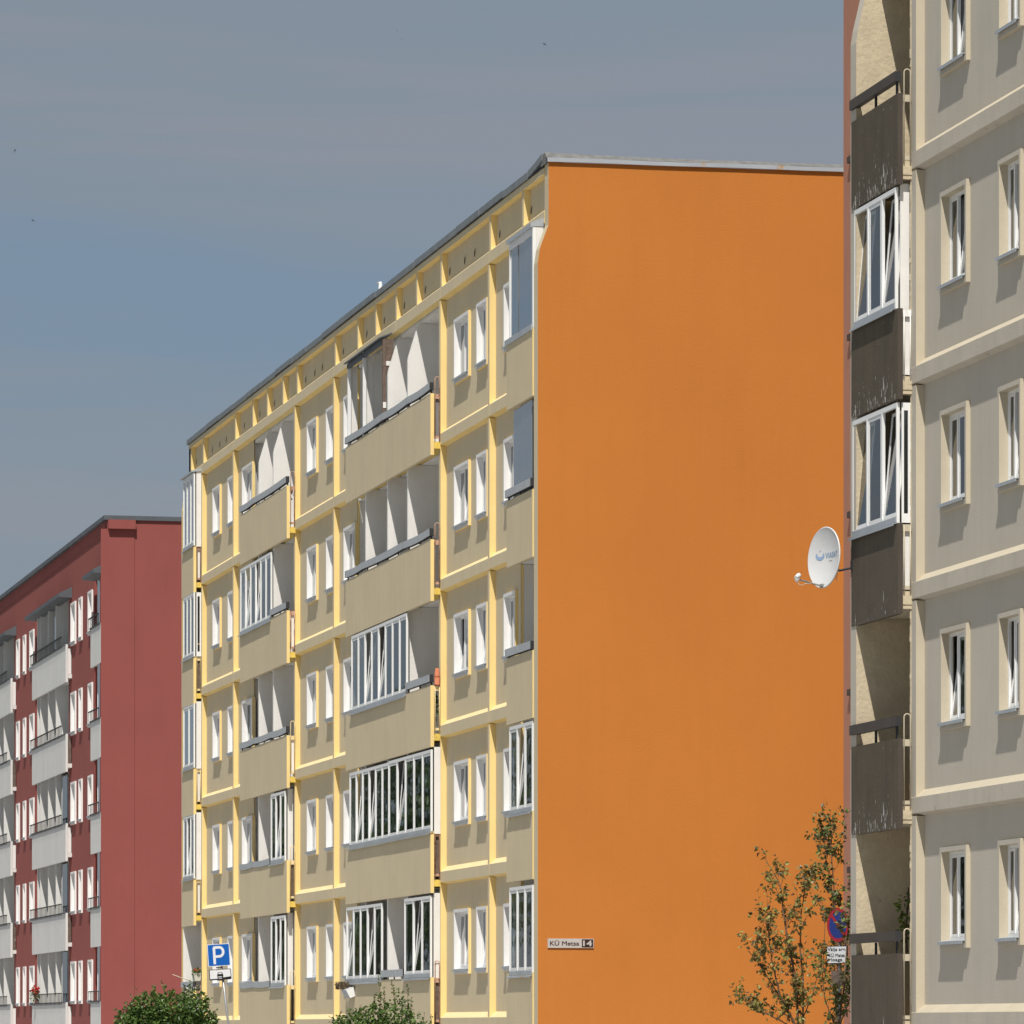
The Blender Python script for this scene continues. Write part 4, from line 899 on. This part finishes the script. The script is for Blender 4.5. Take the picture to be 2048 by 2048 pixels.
mb = MB(); mb.tube([(pp.x, pp.y, 0), (pp.x, pp.y, nc.z + r_ * .95)], .024, 10); mb.build('pole', 'galv', NS)
c3 = AT(1672, NY, 1957); oriented(.22, .23, 0, c3, 'board_brown', 'lower_plate', NS, .05)

# ================================================================== foliage
def leaf(mb, p, d, size, rnd, m=0):
    """one folded leaf: two triangles each side of the midrib"""
    d = d.normalized(); s = d.cross(Vector((rnd.uniform(-1, 1), rnd.uniform(-1, 1), rnd.uniform(-1, 1))))
    if s.length < .1: s = d.cross(Vector((0, 0, 1)))
    s.normalize(); n_ = d.cross(s); w = size * rnd.uniform(.30, .42)
    tip = p + d * size - n_ * size * .12; m1 = p + d * size * .42
    mb.face([p, m1 + s * w + n_ * w * .35, tip, m1 - s * w + n_ * w * .35], m)
def cloud(mb, rnd, n, c, rx, ry_, rz, size, density=None, shell=.55):
    k = 0
    while k < n:
        u = Vector((rnd.uniform(-1, 1), rnd.uniform(-1, 1), rnd.uniform(-1, 1)))
        l_ = u.length
        if l_ > 1 or l_ < shell * rnd.random(): continue
        p = Vector((c[0] + u.x * rx, c[1] + u.y * ry_, c[2] + u.z * rz)); d = Vector((u.x + rnd.uniform(-.8, .8), u.y + rnd.uniform(-.8, .8), u.z * .4 + rnd.uniform(-.9, .3)))
        leaf(mb, p, d, size * rnd.uniform(.7, 1.25), rnd); k += 1
def bush(name, label, cat, base, blobs, leafm, n, size, seed, shoots=()):
    rnd = random.Random(seed); root = thing(name, label, cat, base)
    st = MB()
    for (bx, by, bz, rx, ry_, rz) in blobs:
        c = Vector((bx, by, bz)); st.tube([Vector(base) + Vector((rnd.uniform(-.1, .1), rnd.uniform(-.1, .1), 0)), (Vector(base) + c) / 2 + Vector((rnd.uniform(-.1, .1), 0, 0)), c], [.025, .018, .008], 6)
    for (p0, p1) in shoots: st.tube([p0, (Vector(p0) + Vector(p1)) / 2 + Vector((.02, 0, 0)), p1], [.008, .006, .003], 5)
    st.build('stem', 'bark', root)
    sh2 = []
    for (bx, by, bz, rx, ry_, rz) in blobs:
        for _ in range(5):
            a = rnd.uniform(.1, pi - .1); c = Vector((bx, by, bz)); e_ = Vector((cos(a) * rx, rnd.uniform(-.5, .5) * ry_, sin(a) * rz))
            sh2.append((c + e_ * .75, c + e_ * rnd.uniform(1.15, 1.5) + Vector((0, 0, .04))))
    shoots = tuple(shoots) + tuple(sh2)
    mb = MB(); tot = sum(b[3] * b[5] for b in blobs)
    for (bx, by, bz, rx, ry_, rz) in blobs: cloud(mb, rnd, int(n * rx * rz / tot), (bx, by, bz), rx, ry_, rz, size)
    for (p0, p1) in shoots:
        p0, p1 = Vector(p0), Vector(p1); L = (p1 - p0).length
        for i in range(int(L / size * 3.2)):
            t = rnd.random(); t = t ** .8; leaf(mb, p0.lerp(p1, t) + Vector((.01, .01, 0)), Vector((rnd.uniform(-1, 1), rnd.uniform(-1, 1), rnd.uniform(-.2, .8))), size * (1.1 - .5 * t), rnd)
    o = mb.build('foliage', leafm, root); o['kind'] = 'stuff'; return root
# left bush below the parking sign (surveyed at Y = 78)
by = 78.0
def bl(px, py, wpx, hpx, yy, dy=.35):
    c = AT(px, yy, py); s_ = FPX / ((c.x + CD) * sin(TH) + yy * cos(TH)); return (c.x, c.y, c.z, wpx / s_, dy, hpx / s_)
b0 = AT(325, by); b0.z = 0
blobs = [bl(300, 2020, 38, 38, by), bl(345, 2025, 50, 42, by - .2), bl(385, 2012, 30, 34, by), bl(320, 2060, 60, 45, by), bl(255, 2042, 22, 24, by, .2), bl(280, 2035, 26, 26, by, .2), bl(408, 2045, 22, 26, by, .2), bl(370, 2070, 60, 50, by), bl(275, 2085, 50, 50, by), bl(315, 2150, 70, 70, by, .5), bl(350, 2230, 60, 60, by, .4)]
sh = [(AT(420, by, 2060), AT(432, by, 2018)), (AT(400, by, 2040), AT(428, by, 2030)), (AT(300, by, 2010), AT(310, by, 1976)), (AT(340, by, 2000), AT(333, by, 1982)), (AT(370, by, 2000), AT(367, by, 1976)), (AT(430, by, 2060), AT(436, by, 2040)), (AT(245, by, 2048), AT(240, by, 2024)), (AT(285, by, 2010), AT(291, by, 1982)), (AT(262, by, 2020), AT(266, by, 1998))]
bush('lilac_bush', 'rounded dark green bush in front of the red end wall, below the parking sign', 'bush', b0, blobs, 'leaf_green', 9500, .075, 1, sh)
# middle bush
by = 76.0; b0 = AT(760, by); b0.z = 0
blobs = [bl(700, 2052, 34, 26, by, .2), bl(745, 2040, 34, 34, by), bl(790, 2040, 34, 40, by), bl(825, 2060, 26, 26, by), bl(760, 2075, 70, 40, by), bl(683, 2062, 16, 26, by, .15), bl(760, 2140, 80, 70, by, .5), bl(755, 2220, 60, 60, by, .4)]
sh = [(AT(760, by, 2040), AT(757, by, 1950)), (AT(765, by, 2040), AT(768, by, 1975)), (AT(790, by, 2040), AT(783, by, 1958)), (AT(812, by, 2040), AT(815, by, 1970)), (AT(818, by, 2040), AT(822, by, 1995)), (AT(840, by, 2060), AT(849, by, 2026)), (AT(680, by, 2060), AT(680, by, 2020)), (AT(722, by, 2050), AT(721, by, 2008)), (AT(700, by, 2050), AT(701, by, 2020)), (AT(747, by, 2040), AT(745, by, 2008)), (AT(858, by, 2070), AT(862, by, 2030)), (AT(740, by, 2030), AT(752, by, 1985))]
bush('garden_shrub', 'loose green shrub with upright shoots in front of the middle beige balcony', 'shrub', b0, blobs, 'leaf_green', 5500, .066, 2, sh)

def sapling(name, label, cat, base, stems, seed, leafm, lsize, dens):
    """stems: lists of picture points the stems follow; twigs and leaves grow from them"""
    rnd = random.Random(seed); root = thing(name, label, cat, base); st = MB(); lf = MB(); nl = 0
    def twig(p, d, L, r, depth):
        nonlocal nl
        pts = [p]; q = Vector(p); dd = d.normalized(); n_ = 4
        for i in range(n_):
            dd = (dd + Vector((rnd.uniform(-.22, .22), rnd.uniform(-.22, .22), rnd.uniform(-.08, .2)))).normalized(); q = q + dd * L / n_; pts.append(Vector(q))
        st.tube(pts, [r * (1 - .7 * i / n_) for i in range(n_ + 1)], 5)
        if depth > 0:
            for i in range(rnd.choice([2, 3])):
                t = rnd.choice(pts[1:]); twig(t, dd + Vector((rnd.uniform(-.9, .9), rnd.uniform(-.7, .7), rnd.uniform(-.2, .7))), L * .55, r * .55, depth - 1)
        for i in range(dens if depth == 0 else dens // 3):
            t = rnd.uniform(.35, 1); a = pts[min(n_, int(t * n_))]; w = Vector((rnd.uniform(-.05, .05), rnd.uniform(-.05, .05), rnd.uniform(-.05, .05)))
            leaf(lf, a + w, Vector((rnd.uniform(-1, 1), rnd.uniform(-1, 1), rnd.uniform(-1, .35))), lsize * rnd.uniform(.6, 1.2), rnd)
    for pts, r0, tw in stems:
        n_ = len(pts); st.tube(pts, [r0 * (1 - .75 * i / (n_ - 1)) for i in range(n_)], 7)
        for i in range(1, n_):
            for j in range(tw):
                p = pts[i - 1].lerp(pts[i], rnd.random()); d = (pts[i] - pts[i - 1]).normalized()
                if p.z < 1.2: continue
                twig(p, d * .9 + Vector((rnd.uniform(-.9, .9), rnd.uniform(-.8, .8), rnd.uniform(0, .4))), rnd.uniform(.16, .42), r0 * .22, 1)
    st.build('trunk', 'bark', root, tuple(base)); o = lf.build('foliage', leafm, root, tuple(base)); o['kind'] = 'stuff'
def line(base, pts, yy, jit=0): return [Vector(base)] + [AT(px, yy + jit * i, py) for i, (px, py) in enumerate(pts)]
sy = 64.5; b1 = AT(1600, sy); b1.z = 0; b2 = AT(1670, 67.0); b2.z = 0
sapling('sapling_tree', 'sparse olive leaved sapling spreading in front of the orange wall', 'tree', b1, [
    (line(b1, [(1596, 2048), (1592, 1960), (1575, 1880), (1566, 1820), (1562, 1780), (1554, 1755)], sy, .02), .022, 5),
    (line(b1, [(1590, 2048), (1560, 1990), (1545, 1930), (1537, 1870), (1538, 1830)], sy, -.05), .018, 5),
    (line(b1, [(1606, 2048), (1606, 1960), (1600, 1900), (1602, 1830), (1610, 1780), (1612, 1760)], sy, .05), .017, 4),
    (line(b1, [(1585, 2055), (1540, 2030), (1515, 2024), (1498, 2014)], sy, .05), .014, 4),
    (line(b1, [(1590, 2050), (1545, 1970), (1520, 1930), (1495, 1900)], sy, .08), .014, 4),
    (line(b1, [(1600, 2050), (1625, 1990), (1640, 1930)], sy, -.1), .014, 4)], 4, 'leaf_olive', .078, 6)
sapling('sapling_tree', 'taller thin sapling with dark leaf tufts standing beside the no parking sign', 'tree', b2, [
    (line(b2, [(1675, 2048), (1676, 1960), (1672, 1860), (1668, 1780), (1662, 1700), (1665, 1650)], 67.0, .02), .020, 5),
    (line(b2, [(1678, 2048), (1690, 1960), (1694, 1880), (1700, 1830), (1702, 1790)], 65.0, .02), .016, 5),
    (line(b2, [(1672, 2030), (1668, 1900), (1668, 1800), (1652, 1720), (1650, 1690), (1648, 1670)], 67.2, .02), .014, 5),
    (line(b2, [(1680, 2048), (1700, 2000), (1704, 1960)], 65.2, .02), .012, 5),
    (line(b2, [(1668, 2048), (1650, 2000), (1645, 1960), (1650, 1850), (1640, 1800)], 66.8, .02), .012, 3)], 8, 'leaf_mix', .076, 6)

# ---------------------------------------------------------------- vine and pots on balconies
def small_plant(name, label, cat, c, rx, rz, n, size, leafm, seed, extra=None, pot=None):
    rnd = random.Random(seed); root = thing(name, label, cat, c); mb = MB(); cloud(mb, rnd, n, c, rx, rx, rz, size, shell=.2); o = mb.build('foliage', leafm, root); o['kind'] = 'stuff'
    if extra:
        m, ne, es, zz = extra; mb = MB(); cloud(mb, rnd, ne, (c[0], c[1], c[2] + zz), rx * .7, rx * .7, rz * .5, es); q = mb.build('blossom', m, root); q['kind'] = 'stuff'
    return root
c = AT(1810, 60.4, 1835); vp = small_plant('climbing_vine', 'green vine climbing the inner wall of the lowest open brown balcony', 'plant', c, .10, .34, 90, .075, 'leaf_vine', 3)
mb = MB(); mb.tube([c + Vector((.03, 0, -.6)), c + Vector((.02, 0, -.1)), c + Vector((.05, 0, .4))], .012, 6); mb.build('stem', 'bark', vp)
# flower box hung on the far end handrail
yE0 = bays['E'][0]; fz = zf(0) + 1.19
c = Vector((-.10, yE0 + .05, fz + .22)); fp = small_plant('flower_pot', 'pale planter with orange flowers on the lowest balcony rail beside the red wall', 'flower pot', c, .11, .10, 90, .07, 'leaf_green', 5, ('flower_orange', 22, .05, .06))
mb = MB(); mb.prism([(-.17, fz + .01), (-.20, fz + .20), (.0, fz + .20), (-.03, fz + .01)], yE0 - .05, yE0 + .28, [0] * 6); mb.box(-.208, .008, yE0 - .058, yE0 + .288, fz + .17, fz + .205); mb.build('pot', 'pot_grey', fp)
# stick leaning out over that rail
p0 = AT(380, yE0 + 1.6, 1963); p1 = AT(345, yE0 + 1.6, 1949)
mb = MB(); mb.tube([p0 + Vector((.15, 0, -.04)), p1], .011, 6); tag(mb.build('wooden_pole', 'cream2', None), 'pale stick poking out past the lowest far balcony over the red wall', 'stick')
# white hanging planter tipping off the big balcony
hp = AT(695, 97.3, 1985); HP = thing('hanging_planter', 'white tilted planter with dry grass hung off the lowest wide beige balcony', 'planter', (hp.x, hp.y, hp.z))
q = MB(); q.prism([(-.07, -.10), (-.09, .09), (.09, .09), (.07, -.10)], -.45, .10, [0, 0, 0, 0, 1, 0]); q.xform(Matrix.Translation(hp) @ Matrix.Rotation(radians(-22), 4, 'Y')); q.build('pot', ['rail', 'pvc'], HP)
rnd = random.Random(2); q = MB()
for i in range(220): leaf(q, hp + Vector((rnd.uniform(-.14, .0), rnd.uniform(-.1, .5), rnd.uniform(.06, .12))), Vector((rnd.uniform(-.8, .3), rnd.uniform(-.5, .5), 1)), rnd.uniform(.06, .15), rnd)
o = q.build('foliage', 'leaf_dry', HP); o['kind'] = 'stuff'
# clay pots upside down on the side rail of the third balcony
cx = -.066; y0 = bays['B'][0] + .03; z0 = zf(2) + .98
q = MB(); q.lathe([(.052, 0), (.058, .02), (.058, .03), (.047, .03), (.056, .15), (.050, .155), (.060, .165), (.060, .19), (.052, .20), (.036, .33), (.02, .335), (0.001, .335)], (cx, y0, z0), 16)
tag(q.build('clay_pots', 'pot', None), 'red clay flower pots stacked upside down at the end of the half glazed balcony', 'flower pots')
q = MB(); rnd = random.Random(6); cloud(q, rnd, 120, (cx, y0 + .22, zf(2) + .60), .05, .1, .30, .06); o = q.build('balcony_shrub', 'leaf_green', None); tag(o, 'dark green plant behind the side rail under the stacked red clay pots', 'plant')
# red toys/laundry on the top right rail of the smaller loggia
c = Vector((-.06, bays['F'][0] + .12, zf(4) + .85)); small_plant('balcony_flowers', 'pink red flowers at the side rail of the top balcony left of centre', 'flowers', c, .05, .14, 30, .05, 'leaf_green', 9, ('flower_red', 26, .05, .06))
# geraniums on the red block
c = AT(71, 155.5, 1990); small_plant('balcony_flowers', 'red geraniums on the lowest full white balcony of the red block', 'flowers', c, .16, .22, 60, .10, 'leaf_green', 11, ('flower_red', 50, .11, .14))

# ================================================================== birds
gu = AT(763, YA(758, .6)); gy = YA(760, .45); gu = AT(761, gy)
gc = AT(761.5, gy, 572); B = thing('seagull', 'white seagull standing on the grey roof edge of the beige block', 'bird', (gc.x, gc.y, Z5 + .96))
zb0 = Z5 + .96; q = MB(); hz = EYE + (HOR - 565.5) / FPX * ((gc.x + CD) * sin(TH) + gy * cos(TH))
L = -right; body = []
nk = [Vector((gc.x, gc.y, zb0 + .12)) + right * .16, Vector((gc.x, gc.y, zb0 + .16)) + right * .07, Vector((gc.x, gc.y, zb0 + .19)), Vector((gc.x, gc.y, zb0 + .28)) - right * .01, Vector((gc.x, gc.y, hz - .03)) - right * .005, Vector((gc.x, gc.y, hz)) - right * .012, Vector((gc.x, gc.y, hz + .002)) - right * .045]
q.tube(nk, [.02, .065, .075, .05, .036, .034, .012], 12); q.build('body', 'bird_white', B)
q = MB(); q.tube([nk[-1], nk[-1] - right * .035 - up * .012], [.012, .004], 6); q.build('beak', 'beak', B)
q = MB(); q.tube([nk[1] + Vector((0, 0, -.03)), Vector((gc.x, gc.y, zb0)) + right * .05], .008, 5); q.tube([nk[2] + Vector((0, 0, -.03)), Vector((gc.x, gc.y, zb0)) + right * .02], .008, 5); q.build('leg', 'beak', B)
def swift(px, py, D, roll, label, s=1.0):
    c = AT(px, D, py); rr = Matrix.Rotation(roll, 4, Vector((sin(TH), cos(TH), 0))); q = MB()
    ax = right * s; f = (view * .6 + up * .8).normalized() * s
    def T_(u, v, w=0): return c + (rr @ (ax * u + f * v + Vector((0, 0, 1)) * w * s))
    q.tube([T_(0, -.11), T_(0, -.05), T_(0, .02), T_(0, .08)], [.008 * s, .024 * s, .03 * s, .012 * s], 8)
    for sg in (-1, 1):
        q.face([T_(0, .05), T_(sg * .09, .04, .03), T_(sg * .22, -.08, .0), T_(sg * .08, -.01, .02), T_(0, -.03)])
    q.face([T_(0, -.08), T_(-.03, -.17), T_(0, -.13), T_(.03, -.17)])
    o = q.build('swift', 'bird_dark', None); tag(o, label, 'bird'); return o
swift(1089, 88.5, 330, .55, 'dark swift flying high above the orange wall corner', 1.0)
swift(30, 301, 330, -1.2, 'dark swift flying near the left edge of the sky', .85)
swift(66, 441, 340, .75, 'dark swift flying lower left, above the red block', .85)
swift(803, 78, 700, -.3, 'tiny faint swift high in the sky, lower of two close together', .8)
swift(795, 62, 700, .3, 'tiny faint swift high in the sky, upper of two close together', .7)

# ================================================================== trees across the street (seen mirrored in the balcony glass)
def big_tree_mesh(seed):
    rnd = random.Random(seed); st = MB(); lf = MB()
    st.tube([(0, 0, 0), (.1, .1, 5), (0, 0, 11)], [.32, .22, .08], 8)
    for i in range(16):
        h = rnd.uniform(4, 14); a = rnd.uniform(0, 2 * pi); R_ = rnd.uniform(1.5, 4.2) * (1 - abs(h - 9) / 12)
        c = Vector((R_ * cos(a), R_ * sin(a), h + 2)); st.tube([(0, 0, h * .75), c], [.08, .03], 5)
        cloud(lf, rnd, 170, c, 2.2, 2.2, 1.9, .55)
    return st, lf
st, lf = big_tree_mesh(21); protos = None
rt = random.Random(31)
for i in range(9):
    x, y = -27 - rt.uniform(0, 9), 120 + i * 24 + rt.uniform(-5, 5)
    root = thing('broadleaf_tree', 'tall leafy tree across the street, mirrored in the balcony glass', 'tree', (x, y, 0), 'trees mirrored in the balcony glass'); s_ = rt.uniform(.9, 1.25)
    if protos is None:
        a = st.build('trunk', 'bark', None, (0, 0, 0)); b = lf.build('crown', 'leaf_tree', None, (0, 0, 0)); b['kind'] = 'stuff'; protos = (a, b)
    else:
        a, b = protos[0].copy(), protos[1].copy(); S.collection.objects.link(a); S.collection.objects.link(b)
    for o in (a, b): o.parent = root; o.location = (0, 0, 0)
    root.scale = (s_, s_, s_); root.rotation_euler = (0, 0, rt.uniform(0, 6))
